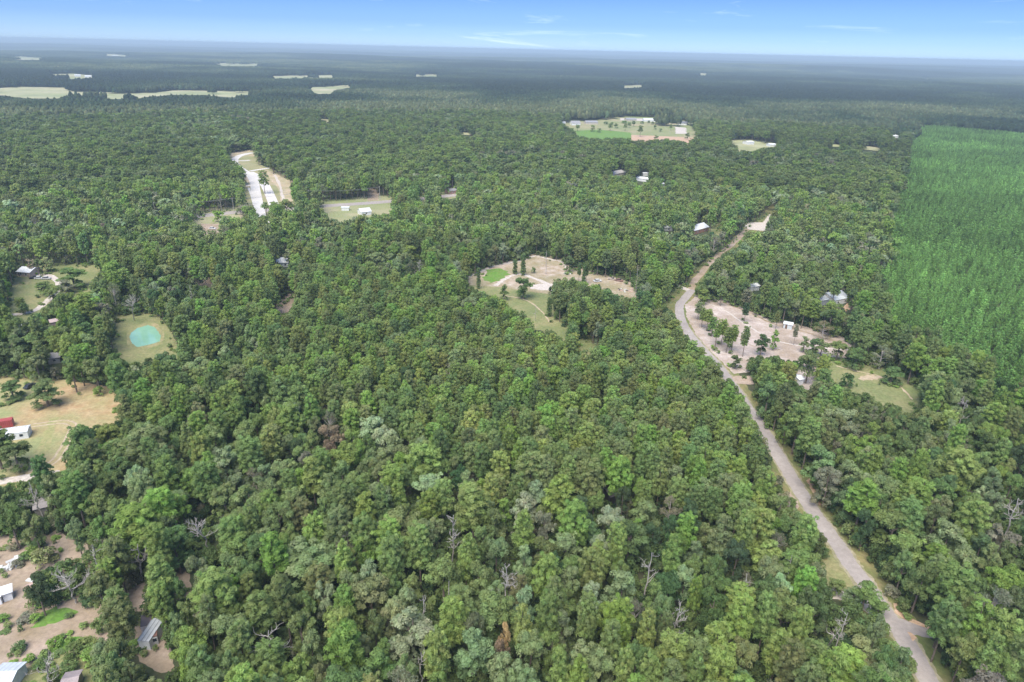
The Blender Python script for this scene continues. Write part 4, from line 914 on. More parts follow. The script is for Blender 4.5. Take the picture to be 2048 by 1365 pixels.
# ------------------------------------------------------------------ trees placed one by one where the photograph shows them
NDROP = []
def MT(cx, cy, rpx, kind, tn, h=None):
    h = h or {'pine': 18, 'broad': 15, 'airy': 13, 'shrub': 4.5}[kind]
    zc = h * (.72 if kind == 'pine' else .62)
    x, y = P(cx, cy, zc); r = rpx * mpp(cx, cy, zc)
    if kind == 'pine': r *= .95
    for _ in range(6):
        if not blocked(np.array([x]), np.array([y]), np.array([h]), np.array([r]), .9, clearb)[0]: break
        r *= .86; h *= .95; x, y = P(cx, cy, h * .68)
    else:
        NDROP.append((cx, cy)); return
    add_tree(x, y, h * (1 + .02 * math.sin(cx)), r, kind, jitter_tint(TINT[tn], .04), tn=tn, must=True)
def MB_(px, py, h, r, kind, tn):        # by the foot; open grown, so branched low
    if 1380 < px < 1640 and 600 < py < 745: r *= .68
    x, y = P(px, py); add_tree(x, y, max(h, 1.75 * r) if kind == 'broad' else h, r, kind, jitter_tint(TINT[tn], .04), tn=tn, must=True, lone=True)
G = {'g': 'mid-green', 'y': 'yellow-green', 'f': 'fresh green', 'o': 'olive', 'd': 'dark green', 'e': 'deep green', 'q': 'grey-green', 'p': 'pale grey-green', 'b': 'grey-brown', 'u': 'bluish green', 't': 'tan', 'r': 'reddish-brown'}
K = {'P': 'pine', 'B': 'broad', 'A': 'airy', 'S': 'shrub'}
MAN = """275 1049 45 Pf|322 1155 32 Py|322 1206 34 Py|430 1184 40 Py|237 1236 46 Po|395 1149 26 Bq|72 1172 38 Bd|108 1186 26 Be|200 1179 28 Bo|356 1262 20 Bq|375 1239 24 Bg|375 1294 38 Bf|350 1087 34 Be|220 1111 40 Bg
65 1051 26 Bo|475 1100 35 Bg|462 1274 44 Bq|287 1338 32 Pg|150 1061 28 Bq|462 1144 30 Bq|620 1119 55 Bq|675 1052 27 Po|727 1066 27 Pg|730 1106 27 Bf|805 1050 44 Bo|690 1104 26 Ab|742 1191 42 Bq|838 1090 27 Py
897 1112 22 Pg|937 1106 24 Py|932 1136 20 By|957 1166 32 Bo|962 1226 46 Bo|905 1238 29 Py|687 1239 38 Bf|825 1272 50 Bp|835 1229 28 Bq|945 1311 45 Bq|535 1234 28 Bq|604 1266 30 Bo|624 1306 28 Bq|757 1341 38 Bg
875 1308 27 Py|650 1199 21 Bp|613 1216 20 Bo|872 1348 30 Bg|595 1353 35 Bf|532 1304 36 Bq|1009 1276 12 Bt|1004 1306 18 Br|785 1108 27 Pg|1046 1056 24 Py|1089 1052 23 Bb|1221 1049 28 Bp|1234 1084 20 Py
1096 1151 28 Pf|1139 1166 25 Bq|1184 1136 25 Pg|1244 1179 40 Bq|1346 1111 27 Py|1391 1189 26 Pf|1446 1071 28 Po|1516 1054 30 Py|1431 1146 24 Be|1484 1229 32 Py|1434 1289 38 Py|1346 1311 35 Py|1241 1239 29 Pf|1331 1261 28 Pg
1296 1256 22 Py|1224 1274 25 Pg|1184 1331 46 Bq|1124 1256 26 Bq|1094 1229 25 Pg|1044 1249 22 Py|1049 1209 24 Bp|1119 1338 25 Py|1249 1336 20 Py|1471 1116 26 Bd|1324 1219 22 Bu|1109 1194 26 Po|1174 1226 22 Pg|1276 1142 24 Bb
1788 1056 40 Bg|1816 1099 40 By|1893 1083 44 Bq|2001 1088 32 Bb|1913 1174 36 Pg|2006 1171 36 Bf|1726 1306 62 Bq|1566 1226 42 Bg|1612 1068 24 Py|1621 1126 26 Bo|1891 1243 32 Pg|1956 1238 33 Pf|2006 1271 34 Py|1833 1206 26 Be
1603 1254 22 Py|1661 1250 22 Bq|1843 1164 28 Be|1586 1321 32 Po|1926 1308 28 Bo|1981 1313 26 Py|1549 1091 24 Ab|1660 1345 28 Py|142 738 22 Bg|190 740 22 Bo|162 883 26 Pg|187 908 24 Pe|290 890 42 Po|137 968 32 Bg
84 948 19 Pe|285 985 26 Pq|320 1012 30 Pf|332 728 24 Be|388 795 25 Bq|662 875 27 Br|784 907 34 Bq|687 922 35 Bf|862 977 40 Bp|850 922 34 Py|625 947 30 Py|662 985 28 Po|785 960 24 Py|945 1012 34 Py|500 1010 40 Bo|510 960 22 Ab
1726 992 37 Pf|1640 925 32 Bq|1598 840 24 Pg|1918 937 38 Py|1743 872 18 By|1690 905 20 Bo|1880 990 30 Be|1990 1000 30 Bq|1560 850 26 Bg|1575 742 24 Bf|1548 735 20 Be|1620 725 20 Bo|1840 990 26 Pf|1590 800 26 Be|1700 950 26 Bq
60 690 30 Bg|20 700 34 Be|170 610 22 Py|205 622 20 Bb|160 680 22 By|110 700 26 Bo|255 800 22 Be|235 735 22 Be|300 745 26 Be|345 745 26 Pg|30 1330 0 Bg|222 1345 34 Bo|240 1300 24 Bg|12 1122 0 Bf|400 1330 34 Po|450 1340 30 Bq
1440 1345 30 Py|1300 1340 28 Py|1390 1345 24 Pg|1000 1345 34 Bq|1060 1300 32 Bq|1010 1225 30 Bg|560 1180 30 Bo|560 1040 34 Bo|590 1000 30 Bq|760 1000 30 Bq|720 970 30 Bg|1150 1040 30 Pf|1290 1030 30 Bo|990 1050 28 Be|1120 985 34 Py
1180 955 30 Po|1060 935 30 Po|1240 950 26 Pf|1350 960 26 Bq|1410 990 26 Bq|1480 1000 26 Pf|1340 1020 24 Ab|1560 1020 30 Bg|1540 1150 28 Bq|1530 1190 24 Be|1640 1180 22 Be|1700 1250 18 Bq|1770 1330 24 Be|1750 1270 18 Bq
1960 1100 30 Be|1950 1170 26 Be|1760 1010 26 Be|1820 1030 26 Pg|1870 1040 24 Be|1940 1020 30 Bg|2030 1120 30 Be|2040 1210 30 Be|1880 1330 34 Be|1930 1345 34 Bf|2000 1350 34 Bg|2040 1320 30 Pg|350 1190 22 Be|380 1020 34 Be
420 1040 30 Bq|450 1000 30 Bo|330 1060 30 Be|240 1040 30 Be|200 1010 30 Bg|120 1010 26 Be|150 980 28 Pg|30 990 30 Be|20 1040 26 Be|100 980 22 Bq|180 1075 22 Be|420 1080 26 Be|500 1150 26 Be|520 1100 28 Be|560 1100 24 Bg
360 950 26 Bg|410 960 26 Pg|330 930 24 Pe|240 950 30 Be|220 975 26 Be|450 920 26 Bp|500 905 26 Pg|540 880 26 Py|580 840 26 Pf|540 830 24 Bf|600 800 24 Pg|560 780 24 Pg|400 740 28 Bq|440 780 26 Be|470 740 26 Bo"""
for row in MAN.split('|' if False else '\n'):
    for it in row.split('|'):
        q = it.split()
        if len(q) == 4 and float(q[2]) > 0: MT(float(q[0]), float(q[1]), float(q[2]), K[q[3][0]], G[q[3][1]])
# lone trees in the open ground, by their feet
for t in """28 799 8 4.2 Be|97 813 10.5 5.4 Bo|200 792 4 2 Sy|150 577 12 7 Bg|134 588 7 4.5 Bb|46 627 8 2.2 Pg|52 630 6 2.2 Pe|92 592 8 4 Bg|108 604 9 4.5 Bo|96 545 9 3.6 Bq|68 548 10 3.6 Bb|80 548 9 3.4 Be
5 938 15 5 Pg|40 945 11 4.5 Be|1047 598 13 5.2 Be|1008 601 9 2.4 Be|1066 547 4 1.6 Sg|1138 545 11 3.2 Be|1157 566 12 1.5 Pe|1172 567 12 1.5 Pe|1413 662 11 3 Py|1430 695 13 3 Pf|1422 674 10 2.8 Pg|1452 706 12 3 Pg
1442 690 12 2.8 Py|1463 702 12 2.8 Pf|1485 714 14 2.6 Pg|1488 645 10 2.4 Pd|1520 712 11 4.6 Bd|1546 700 10 3 Bf|1551 658 9 2.2 Pg|1587 690 10 1.6 Pb|1606 705 8 3.4 Bq|1470 738 7 3.6 Be|1722 1224 9 3.4 Bg|1702 1214 6 2.6 Bq|1752 1236 6 2.2 Bg|1668 1190 5 2 Bo|1490 620 11 3.6 Pb|1540 628 10 3 Ab
1395 640 9 3 Pq|1403 655 10 2.8 Pg|1405 610 9 4.5 By|1440 612 11 4.4 Bq|1468 612 12 4 Be|1560 640 9 3.5 Ab|1643 680 10 4.5 Ar|1780 768 8 4.4 Be|1707 738 10 4.2 Be|1757 738 11 5.8 Ab|1692 774 6 2.8 Sd|1672 720 9 4 Bg
1625 712 9 4.2 Be|1640 714 8 3.6 Bo|1533 347 9 2 Pg|530 388 20 3.6 Pg|533 430 10 3 Pg|560 450 17 7 Be|575 440 16 6 Bg|615 438 16 7 Be|496 436 10 6 Bb|438 445 10 5 Bf|392 432 14 6 Bf|815 410 15 7 By
1155 263 10 3 Pg|1185 264 11 5 Bg|1198 266 8 4 Bq|1220 262 12 3 Pg|1232 257 9 4 Be|1250 262 12 2.6 Pg|1258 256 9 3 Pe|1267 253 9 3 Pe|1280 274 17 4 Pg|1310 260 10 3 Be|1321 264 6 3 Be|1341 261 10 2.4 Pg
1356 254 10 3 Bb|1312 281 8 4 Be|1374 279 11 4 Be|1284 248 5 4 Se|1297 247 5 3 Se|1248 247 5 6 Sf|1332 248 5 7 Sf|1305 250 6 3 Se|1212 249 5 5 Se|1224 250 5 3 Se|958 532 12 3 Bq|1176 650 10 5 Be|50 1122 2.2 1.6 Se|36 1134 2 1.5 Sb|62 1112 2.6 2 Sf|75 1096 3 2.2 Se|28 1100 2 1.6 Sb|40 1300 2 1.6 Se|112 1292 2 1.8 Sf|150 1312 3 2.4 Se|172 1302 3 2.6 Sg|190 1322 3.5 2.6 Sf|142 1340 2.5 2 Se|84 1336 2 1.8 Se|52 1242 1.6 2 Sb|60 1236 1.6 1.8 Sb|8 1240 1.5 1.4 Sf|105 1160 3 2.4 Sd|92 1128 5 3.2 Sq""".replace('\n', '|').split('|'):
    q = t.split(); MB_(float(q[0]), float(q[1]), float(q[2]), float(q[3]), K[q[4][0]], G[q[4][1]])
for px, py, h, r, lab in ((957, 578, 11.5, 1.3, 'ivy covered column of a trunk, leftmost in the cleared lot'), (1030, 549, 8.5, 1.7, 'short ivy clad trunk beside the sand track'),
                          (1046, 551, 12.5, 1.9, 'tall ivy clad trunk left of the lone dead pine'), (1098, 634, 10, 1.5, 'ivy covered trunk at the left end of the pine row by the meadow'),
                          (1167, 569, 12, 1.5, 'ivy covered trunk near the white car in the cleared lot')):
    x, y = P(px, py); add_tree(x, y, h, r, 'column', TINT['deep green'], tn='deep green', must=True, label=lab)

# ------------------------------------------------------------------ fill the forest
def in_young(x, y, z=5):
    X, Y, _ = project(x, y, z); return inpoly(X, Y, YOUNG)
yw = [P(a, b, 3) for a, b in YOUNG]

cells = {}
CS = 8.0
def near_ok(x, y, r, f=.80):
    cx, cy_ = int(x // CS), int(y // CS)
    for i in (-1, 0, 1):
        for j in (-1, 0, 1):
            for (a, b, c) in cells.get((cx + i, cy_ + j), ()):
                m = f * (r + c)
                if (a - x) ** 2 + (b - y) ** 2 < m * m: return False
    return True
def put(x, y, r): cells.setdefault((int(x // CS), int(y // CS)), []).append((x, y, r))
for t in trees: put(t['x'], t['y'], t['r'] * .9)
NT = 120000
th = rng.uniform(-.80, .80, NT); dd = np.sqrt(rng.uniform(60 ** 2, 640 ** 2, NT))
# denser sampling close by
cx_, cy2 = np.sin(th) * dd, np.cos(th) * dd
PX, PY, _ = project(cx_, cy2, 14.0)
_nz = (vnoise(cx_, cy2, 34, 77) - .5) * 56
pinezone = inpoly(PX, PY, PINES); young = inpoly(cx_ + _nz, cy2 + _nz, yw) & inpoly(cx_ - _nz * .5, cy2, yw)
kn = vnoise(cx_, cy2, 60, 3) * .6 + vnoise(cx_, cy2, 18, 5) * .4
un = rng.uniform(0, 1, (NT, 5)); tn2 = vnoise(cx_, cy2, 35, 9)
isp = np.where(pinezone, un[:, 0] < .95, un[:, 0] < np.clip((kn - .5) * 2.4 + .42, .08, .9))
rr = np.where(isp, np.where(pinezone, 2.2 + .9 * un[:, 1], 2.25 + 1.3 * un[:, 1]), (2.3 + 2.8 * un[:, 1] ** 1.9) * np.clip(.9 + (dd - 200) / 1500, 1, 1.22))
hh = np.where(isp, np.where(pinezone, 14.2 + 3.6 * un[:, 2], 13 + 7 * un[:, 2]), 10.5 + 1.1 * rr + 4.5 * un[:, 2] - 2.5)
bl = blocked(cx_, cy2, hh, rr)
outside = dd < 60
for i in range(NT):
    if bl[i] or young[i]: continue
    x, y, r = float(cx_[i]), float(cy2[i]), float(rr[i])
    if not near_ok(x, y, r, .78 if isp[i] else .76): continue
    put(x, y, r)
    u = un[i, 3]
    if isp[i]:
        tn = pick([('yellow-green', .18), ('fresh green', .22), ('mid-green', .34), ('olive', .12), ('deep green', .14)] if pinezone[i] else PINE_T, u)
        kd = 'pine'
    else:
        u = (u * .6 + tn2[i] * .4 - .2) * 1.55; u = min(max(u, 0), .999)
        tn = pick(BROAD_T, un[i, 3]); kd = 'broad' if un[i, 4] > .035 else 'airy'
        if kd == 'airy': tn = 'grey-brown'
    add_tree(x, y, float(hh[i]), r, kd, jitter_tint(TINT[tn], .09), tn=tn)
print('near trees', len(trees), 'dropped', NDROP)

# mid distance: arrays
def jgrid(rmin, rmax, sp, amax=.80, jit=.42, seed=1):
    r = np.random.default_rng(seed)
    xs = np.arange(-rmax, rmax, sp); ys = np.arange(rmin * math.cos(amax) - sp, rmax, sp)
    X, Y = np.meshgrid(xs, ys); X = X.ravel() + r.uniform(-jit, jit, X.size) * sp; Y = Y.ravel() + r.uniform(-jit, jit, Y.size) * sp
    D = np.hypot(X, Y); A = np.abs(np.arctan2(X, Y)); k = (D > rmin) & (D < rmax) & (A < amax)
    return X[k], Y[k]
mx_, my_ = jgrid(640, 1300, 7.0, jit=.48, seed=4)
k = ~inpoly(mx_, my_, yw); mx_, my_ = mx_[k], my_[k]
kn = vnoise(mx_, my_, 110, 13) * .6 + vnoise(mx_, my_, 30, 15) * .4
mp_ = rng.uniform(0, 1, len(mx_)) < np.clip((kn - .5) * 3 + .5, .1, .92)
mr = np.where(mp_, rng.uniform(3.0, 4.6, len(mx_)), rng.uniform(4.0, 7.4, len(mx_)))
mh = np.where(mp_, rng.uniform(13, 20, len(mx_)), rng.uniform(11, 18, len(mx_)))
k = ~blocked(mx_, my_, mh, mr, .8); mx_, my_, mp_, mr, mh = mx_[k], my_[k], mp_[k], mr[k], mh[k]
TN = list(TINT); TA = np.array([TINT[t] for t in TN])
def tint_array(tab, n, x, y, seed, a=.10):
    names = [t[0] for t in tab]; w = np.array([t[1] for t in tab]); w = np.cumsum(w / w.sum())
    u = rng.uniform(0, 1, n); i = np.searchsorted(w, u).clip(0, len(names) - 1)
    T = np.array([TINT[m] for m in names])[i] * (.74 if seed in (21, 22) else 1)
    g = (1 + rng.normal(size=(n, 1)) * a) * (.70 + .30 * vnoise(x, y, 120, seed)[:, None] + .34 * vnoise(x, y, 480, seed + 3)[:, None])
    return np.clip(T * g, .01, .5)
mt = np.where(mp_[:, None], tint_array(PINE_T, len(mx_), mx_, my_, 21), tint_array(BROAD_T, len(mx_), mx_, my_, 22))
print('mid trees', len(mx_))

# plantation of young pines in rows
ux = Vector((math.cos(.12), math.sin(.12))); xs = np.arange(-100, 1500, 3.9); ys = np.arange(50, 1500, 3.2)
GX, GY = np.meshgrid(xs, ys); GX = GX.ravel(); GY = GY.ravel(); GX += 5 * np.sin(GY / 90.) + rng.normal(size=GX.size) * .35; GY += rng.normal(size=GY.size) * .5
YX = GX * ux.x - GY * ux.y; YY = GX * ux.y + GY * ux.x
_nz = (vnoise(YX, YY, 34, 77) - .5) * 56; k = inpoly(YX + _nz, YY + _nz, yw) & inpoly(YX - _nz * .5, YY, yw); YX, YY = YX[k], YY[k]
fy_ = vnoise(YX, YY, 45, 31) * .55 + vnoise(YX, YY, 14, 32) * .45
yh = 6.0 + 2.6 * fy_ + rng.normal(size=len(YX)) * .8; yr = 1.42 + .45 * fy_ + rng.normal(size=len(YX)) * .12
_x, _y, _ = project(YX, YY, 3)
lane = (np.abs(_y - (276 + (_x - 1830) * .055)) < 1.6)
k = ~blocked(YX, YY, yh, yr) & ~lane & (rng.uniform(size=len(YX)) > .05) & (vnoise(YX, YY, 9, 91) < .86)
YX, YY, yh, yr, fy_ = YX[k], YY[k], yh[k], yr[k], fy_[k]
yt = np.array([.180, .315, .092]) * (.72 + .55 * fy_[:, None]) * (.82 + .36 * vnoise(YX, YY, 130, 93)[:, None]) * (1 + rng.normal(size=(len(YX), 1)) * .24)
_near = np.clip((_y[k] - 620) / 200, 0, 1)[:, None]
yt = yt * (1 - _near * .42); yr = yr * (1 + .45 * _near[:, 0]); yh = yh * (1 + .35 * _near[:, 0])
print('young pines', len(YX))

# undergrowth between the trunks
sx, sy = jgrid(62, 460, 3.3, seed=8)
sr = rng.uniform(1.5, 2.6, len(sx)); shh = rng.uniform(2.6, 6.5, len(sx))
k = ~blocked(sx, sy, shh, sr, 1, clearg) & ~inpoly(sx, sy, yw) & (vnoise(sx, sy, 12, 44) > .13)
sx, sy, sr, shh = sx[k], sy[k], sr[k], shh[k]
st = tint_array([('dark green', .15), ('deep green', .35), ('mid-green', .3), ('olive', .14), ('grey-brown', .06)], len(sx), sx, sy, 45)

fx = rng.uniform(-420, 420, 60000); fyy = rng.uniform(60, 560, 60000); q1, q2, _ = project(fx, fyy, 0)
openg = look(clear, q1, q2)
wz = inpoly(q1, q2, [(140,1300),(165,1268),(240,1290),(240,1400),(-20,1420),(-10,1348),(40,1345),(75,1325)])
wc = inpoly(q1, q2, [(972,540),(1008,537),(1018,550),(1000,563),(975,566),(966,552)]) | inpoly(q1, q2, [(55,1258),(80,1240),(90,1222),(112,1214),(150,1220),(156,1226),(130,1240),(90,1250)])
isroad = inpoly(q1, q2, [(1370,597),(1395,688),(1528,855),(1594,985),(1660,1090),(1724,1180),(1800,1280),(1840,1365),(1890,1365),(1850,1310),(1866,1262),(1800,1235),(1758,1185),(1675,1065),(1570,905),(1480,760),(1390,660)])
sandz = inpoly(q1, q2, OPEN['sandlot']) | inpoly(q1, q2, OPEN['centre'])
fieldz = inpoly(q1, q2, OPEN['field']) | inpoly(q1, q2, OPEN['oval'])
fr = []
for i in range(len(fx)):
    if not openg[i] or isroad[i]: continue
    if sandz[i] and rng.uniform() < .8 or fieldz[i] and rng.uniform() < .65: continue
    if wz[i] or (wc[i] and rng.uniform() < .5): fr.append((fx[i], fyy[i], rng.uniform(.5, 1.3), rng.uniform(.4, 1.4), 1)); continue
    nr_ = not near_ok(float(fx[i]), float(fyy[i]), 2.6, .95)
    if nr_ and rng.uniform() < .55: fr.append((fx[i], fyy[i], rng.uniform(.5, 1.5), rng.uniform(.5, 2.0), 0))
fr = np.array(fr)
_rd = np.array([(p.x, p.y) for p in catmull([P(a, b) for a, b in ROAD], 12)])
_dm = np.min(np.hypot(fr[:, None, 0] - _rd[None, :, 0], fr[:, None, 1] - _rd[None, :, 1]), 1)
fr = fr[_dm > 2.9 + fr[:, 2]]
print('fringe', len(fr))
# and in every open patch a thin scatter of weeds
st2 = tint_array([('fresh green', .3), ('mid-green', .3), ('olive', .2), ('deep green', .2)], len(fr), fr[:, 0], fr[:, 1], 46)
sx = np.concatenate([sx, fr[:, 0]]); sy = np.concatenate([sy, fr[:, 1]]); sr = np.concatenate([sr, fr[:, 2]]); shh = np.concatenate([shh, fr[:, 3]]); st = np.concatenate([st, st2])

# ------------------------------------------------------------------ instancing of what is past the limit
def gn_forest(name, sources, pos, rot, scale, idx, tint):
    colx = bpy.data.collections.new(name + '_source')
    for i, me in enumerate(sources):
        o = bpy.data.objects.new(f'{name}_{i:02d}', me); colx.objects.link(o)
    me = bpy.data.meshes.new(name); n = len(pos)
    me.vertices.add(n); me.vertices.foreach_set('co', np.asarray(pos, np.float32).ravel())
    def at(nm, ty, arr, key='value'):
        a = me.attributes.new(nm, ty, 'POINT'); a.data.foreach_set(key, np.asarray(arr).ravel())
    at('rot', 'FLOAT_VECTOR', np.stack([np.zeros(n), np.zeros(n), rot], 1).astype(np.float32), 'vector')
    at('scl', 'FLOAT_VECTOR', np.asarray(scale, np.float32), 'vector')
    at('idx', 'INT', np.asarray(idx, np.int32))
    c4 = np.ones((n, 4), np.float32); c4[:, :3] = tint; at('tint', 'FLOAT_COLOR', c4, 'color')
    me.update()
    o = obj(name, me, kind='stuff')
    ng = bpy.data.node_groups.new(name, 'GeometryNodeTree')
    ng.interface.new_socket('Geometry', in_out='INPUT', socket_type='NodeSocketGeometry'); ng.interface.new_socket('Geometry', in_out='OUTPUT', socket_type='NodeSocketGeometry')
    N = ng.nodes; L = ng.links
    gi = N.new('NodeGroupInput'); go = N.new('NodeGroupOutput'); ip = N.new('GeometryNodeInstanceOnPoints'); ci = N.new('GeometryNodeCollectionInfo')
    ci.inputs['Collection'].default_value = colx; ci.inputs['Separate Children'].default_value = True; ci.inputs['Reset Children'].default_value = True
    mp = N.new('GeometryNodeMeshToPoints')
    def na(nm, ty):
        a = N.new('GeometryNodeInputNamedAttribute'); a.data_type = ty; a.inputs['Name'].default_value = nm; return a.outputs['Attribute']
    e2r = N.new('FunctionNodeEulerToRotation'); L.new(na('rot', 'FLOAT_VECTOR'), e2r.inputs[0])
    L.new(gi.outputs[0], mp.inputs['Mesh']); L.new(mp.outputs[0], ip.inputs['Points']); L.new(ci.outputs[0], ip.inputs['Instance'])
    ip.inputs['Pick Instance'].default_value = True
    L.new(na('idx', 'INT'), ip.inputs['Instance Index']); L.new(e2r.outputs[0], ip.inputs['Rotation']); L.new(na('scl', 'FLOAT_VECTOR'), ip.inputs['Scale'])
    L.new(ip.outputs[0], go.inputs[0])
    md = o.modifiers.new('scatter', 'NODES'); md.node_group = ng
    return o

# which ones become things of their own: the 300 largest in view of each kind
for t in trees:
    X, Y, c = project(t['x'], t['y'], t['h'] * .7); t['px'], t['py'] = float(X), float(Y)
    inside = -5 < X < 2053 and 60 < Y < 1372
    t['size'] = (t['r'] / float(c)) if inside else 0
chosen = []; rest = []
for kd in ('pine', 'broad'):
    L_ = sorted([t for t in trees if t['kind'] in ((kd,) if kd == 'pine' else ('broad',))], key=lambda t: -t['size'])
    chosen += [t for t in L_[:300] if t['size'] > 0]; rest += L_[300:]
for kd in ('airy', 'shrub', 'column'):
    L_ = [t for t in trees if t['kind'] == kd]
    for t in L_:
        (chosen if t['size'] > 0 and (t.get('must') or (t['size'] > .008)) else rest).append(t)
rest = [t for t in rest]
NAMES = {'pine': 'pine_tree', 'broad': 'broadleaf_tree', 'airy': 'bare_twigged_tree', 'shrub': 'shrub', 'column': 'ivy_clad_tree'}
WORD = {'pine': 'pine', 'broad': 'broadleaf tree', 'airy': 'sparse twiggy tree', 'shrub': 'shrub', 'column': 'ivy clad trunk'}
ORD = ['nearest', 'second nearest', 'third nearest', 'fourth nearest', 'fifth nearest', 'sixth nearest', 'seventh nearest', 'eighth nearest', 'ninth nearest', 'tenth nearest']
def short(p):
    w = p.split(); return p if p.startswith('the ') else 'the ' + ' '.join(w)
groups = {}
for t in chosen:
    best = min(LAND, key=lambda l: (l[1] - t['px']) ** 2 + (l[2] - t['py']) ** 2)
    dx, dy = t['px'] - best[1], t['py'] - best[2]
    rel = ('right of' if dx > 0 else 'left of') if abs(dx) > abs(dy) else ('below' if dy > 0 else 'above')
    sz = 'big ' if t['r'] > (5.2 if t['kind'] == 'broad' else 3.9) else ('small ' if t['r'] < (3.2 if t['kind'] == 'broad' else 2.7) else '')
    t['key'] = (sz + t['tn'] + ' ' + WORD[t['kind']], rel, best[0]); t['dist'] = math.hypot(dx, dy)
    groups.setdefault(t['key'], []).append(t)
for key, L_ in groups.items():
    L_.sort(key=lambda t: t['dist'])
    for i, t in enumerate(L_):
        o_ = (ORD[i] + ' ') if i < len(ORD) else f'{i + 1}th nearest '
        if len(L_) == 1: o_ = ''
        lm = short(key[2]); lab = f'{key[0]}, {o_}{key[1]} {lm}'
        w = lab.split()
        t['label'] = t.get('label') or ' '.join(w[:16])
seen = {}
for t in chosen:
    while t['label'] in seen:
        t['label'] = ' '.join(t['label'].split()[:14]) + random.choice([' and slightly taller', ' and slightly lower'])
        if t['label'] in seen: break
    seen[t['label']] = 1
GROUP = {'pine': 'pines of the forest', 'broad': 'broadleaf trees of the forest', 'airy': 'sparse twiggy trees', 'shrub': 'shrubs in the clearings', 'column': 'ivy clad trunks'}
cnt = 0
for i, t in enumerate(chosen):
    kd = t['kind']; v = NEAR[kd][(i * 7 + int(t['x'])) % NV[kd]]
    if t.get('lone') and kd == 'broad': v = NEAR[kd][(0, 4, 2, 6)[i % 4]]
    v = v; Hh, R = DIM[kd]
    root = obj(NAMES[kd], None, loc=(t['x'], t['y'], 0), rz=random.uniform(0, 6.28), label=t['label'], cat='shrub' if kd == 'shrub' else 'tree', group=GROUP[kd])
    root.scale = (t['r'] / R, t['r'] / R, t['h'] / Hh); root.empty_display_size = .5
    tr = obj('trunk', v[0], root); cr_ = obj('crown', v[1], root); cr_['tint'] = [float(q) for q in t['tint']] + [1.0]
# plantation: nearest 300 in view
YPX, YPY, YC = project(YX, YY, 4)
vis = (YPX > 0) & (YPX < 2048) & (YPY < 1365); sc_ = np.where(vis, yr / YC, 0); order = np.argsort(-sc_)[:300]; own = np.zeros(len(YX), bool); own[order] = True
for i in order:
    v = NEAR['young'][int(i) % NV['young']]
    o = obj('young_pine', v[2], loc=(YX[i], YY[i], 0), rz=random.uniform(0, 6.28), label='bright green young pine in the dense plantation rows at the right', cat='young pine', group='young plantation pines')
    o.scale = (yr[i] / 1.5, yr[i] / 1.5, yh[i] / 7); o['tint'] = [float(q) for q in yt[i]] + [1.0]

def stuff_from(L_, kinds):
    return [t for t in L_ if t['kind'] in kinds]
def pack(L_, kd):
    d = np.array([math.hypot(t['x'], t['y']) for t in L_]); n = len(L_); Hh, R = DIM[kd]
    pos = np.array([(t['x'], t['y'], 0) for t in L_]); scl = np.array([(t['r'] / R, t['r'] / R, t['h'] / Hh) for t in L_]); tint = np.array([t['tint'] for t in L_])
    idx = rng.integers(0, NV[kd], n)
    if kd in MID: idx = np.where(d > 420, NV[kd] + rng.integers(0, 5, n), idx)
    return pos, rng.uniform(0, 6.28, n), scl, idx, tint
for kd, nm in (('pine', 'pine_forest'), ('broad', 'broadleaf_forest')):
    p = pack([t for t in rest if t['kind'] == kd], kd); Hh, R = DIM[kd]
    sel = mp_ if kd == 'pine' else ~mp_; n = int(sel.sum())
    p2 = (np.stack([mx_[sel], my_[sel], np.zeros(n)], 1), rng.uniform(0, 6.28, n), np.stack([mr[sel] / R, mr[sel] / R, mh[sel] / Hh], 1), NV[kd] + rng.integers(0, 5, n), mt[sel])
    gn_forest(nm, [m[2] for m in NEAR[kd]] + [m[2] for m in MID[kd]], *[np.concatenate([a_, b_]) for a_, b_ in zip(p, p2)])
oth = [t for t in rest if t['kind'] == 'airy']
if oth: gn_forest('twiggy_forest', [m[2] for m in NEAR['airy']], *pack(oth, 'airy'))
k = ~own; n = int(k.sum()); dY = np.hypot(YX[k], YY[k])
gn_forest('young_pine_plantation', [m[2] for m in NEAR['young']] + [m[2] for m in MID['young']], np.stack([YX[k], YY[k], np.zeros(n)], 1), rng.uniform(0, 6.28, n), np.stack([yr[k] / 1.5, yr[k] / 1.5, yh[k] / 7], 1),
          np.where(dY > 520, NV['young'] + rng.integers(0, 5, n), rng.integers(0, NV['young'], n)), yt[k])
n = len(sx)
gn_forest('undergrowth', [m[2] for m in NEAR['shrub']], np.stack([sx, sy, np.zeros(n)], 1), rng.uniform(0, 6.28, n), np.stack([sr / 2.4, sr / 2.4, shh / 5], 1), rng.integers(0, NV['shrub'], n), st)

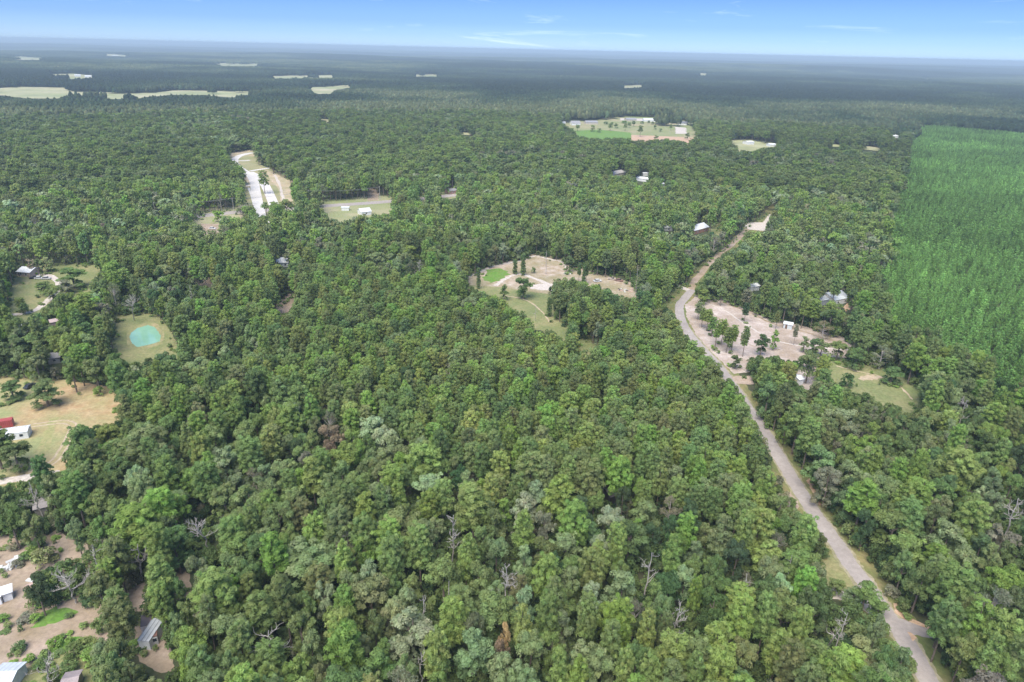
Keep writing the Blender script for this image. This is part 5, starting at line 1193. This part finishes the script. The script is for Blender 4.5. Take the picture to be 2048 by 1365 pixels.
# distant canopy in three rings of ever larger tiles
POS = []; SC = []; IX = []; TI = []; RO = []; base_i = 0
for size, r0_, r1_ in ((20, 1296, 3600), (50, 3590, 9000), (250, 8900, 31000)):
    g = np.arange(-r1_, r1_, size * .985); gy = np.arange(r0_ * .68, r1_, size * .985)
    X, Y = np.meshgrid(g, gy); X = X.ravel(); Y = Y.ravel(); D = np.hypot(X, Y); A = np.abs(np.arctan2(X, Y)); k = (D > r0_) & (D < r1_) & (A < .78); X, Y = X[k], Y[k]
    z = hgt(X, Y); hs = .85 + .35 * vnoise(X, Y, 260, 51)
    bad = np.zeros(len(X), bool)
    if size < 250:
        for zz in (0, 7, 14):
            a_, b_, _ = project(X, Y, z + zz * hs); bad |= look(clear, a_, b_) & (vnoise(X, Y, 45, 71) < .90)
        bad |= inpoly(X, Y, yw)
    X, Y, z, hs = X[~bad], Y[~bad], z[~bad], hs[~bad]; n = len(X)
    u = vnoise(X, Y, 2600, 60) * .28 + vnoise(X, Y, 800, 61) * .34 + vnoise(X, Y, 230, 62) * .25 + vnoise(X, Y, 60, 63) * .13
    u = np.clip((u - .5) * 4.2 + .42, 0, 1)[:, None]
    a_, b_, c_ = np.array([.026, .044, .026]), np.array([.055, .088, .042]), np.array([.150, .180, .085])
    T_ = np.where(u < .5, a_ * (1 - u * 2) + b_ * u * 2, b_ * (2 - u * 2) + c_ * (u * 2 - 1)) * (1 + rng.normal(size=(n, 1)) * (.08 if size == 20 else .05))
    POS.append(np.stack([X, Y, z - .3], 1)); RO.append(rng.integers(0, 4, n) * math.pi / 2); SC.append(np.stack([np.ones(n), np.ones(n), hs], 1))
    IX.append(base_i + rng.integers(0, len(TILES[size]), n)); TI.append(np.clip(T_ * .82, .01, 1)); base_i += len(TILES[size]); print('tiles', size, n)
gn_forest('distant_forest', TILES[20] + TILES[50] + TILES[250], np.concatenate(POS), np.concatenate(RO), np.concatenate(SC), np.concatenate(IX), np.concatenate(TI))

# ------------------------------------------------------------------ haze
mb = MB(); mb.box(-36000, -36000, -45, 36000, 36000, 126)
hm, nt, N, L = newmat('haze'); out = N.new('ShaderNodeOutputMaterial'); pv = N.new('ShaderNodeVolumePrincipled')
pv.inputs['Color'].default_value = (.60, .75, .84, 1); pv.inputs['Density'].default_value = 1.4e-4; pv.inputs['Anisotropy'].default_value = 0.0
L.new(pv.outputs[0], out.inputs['Volume'])
obj('haze', mb.mesh('haze', hm), kind='stuff')
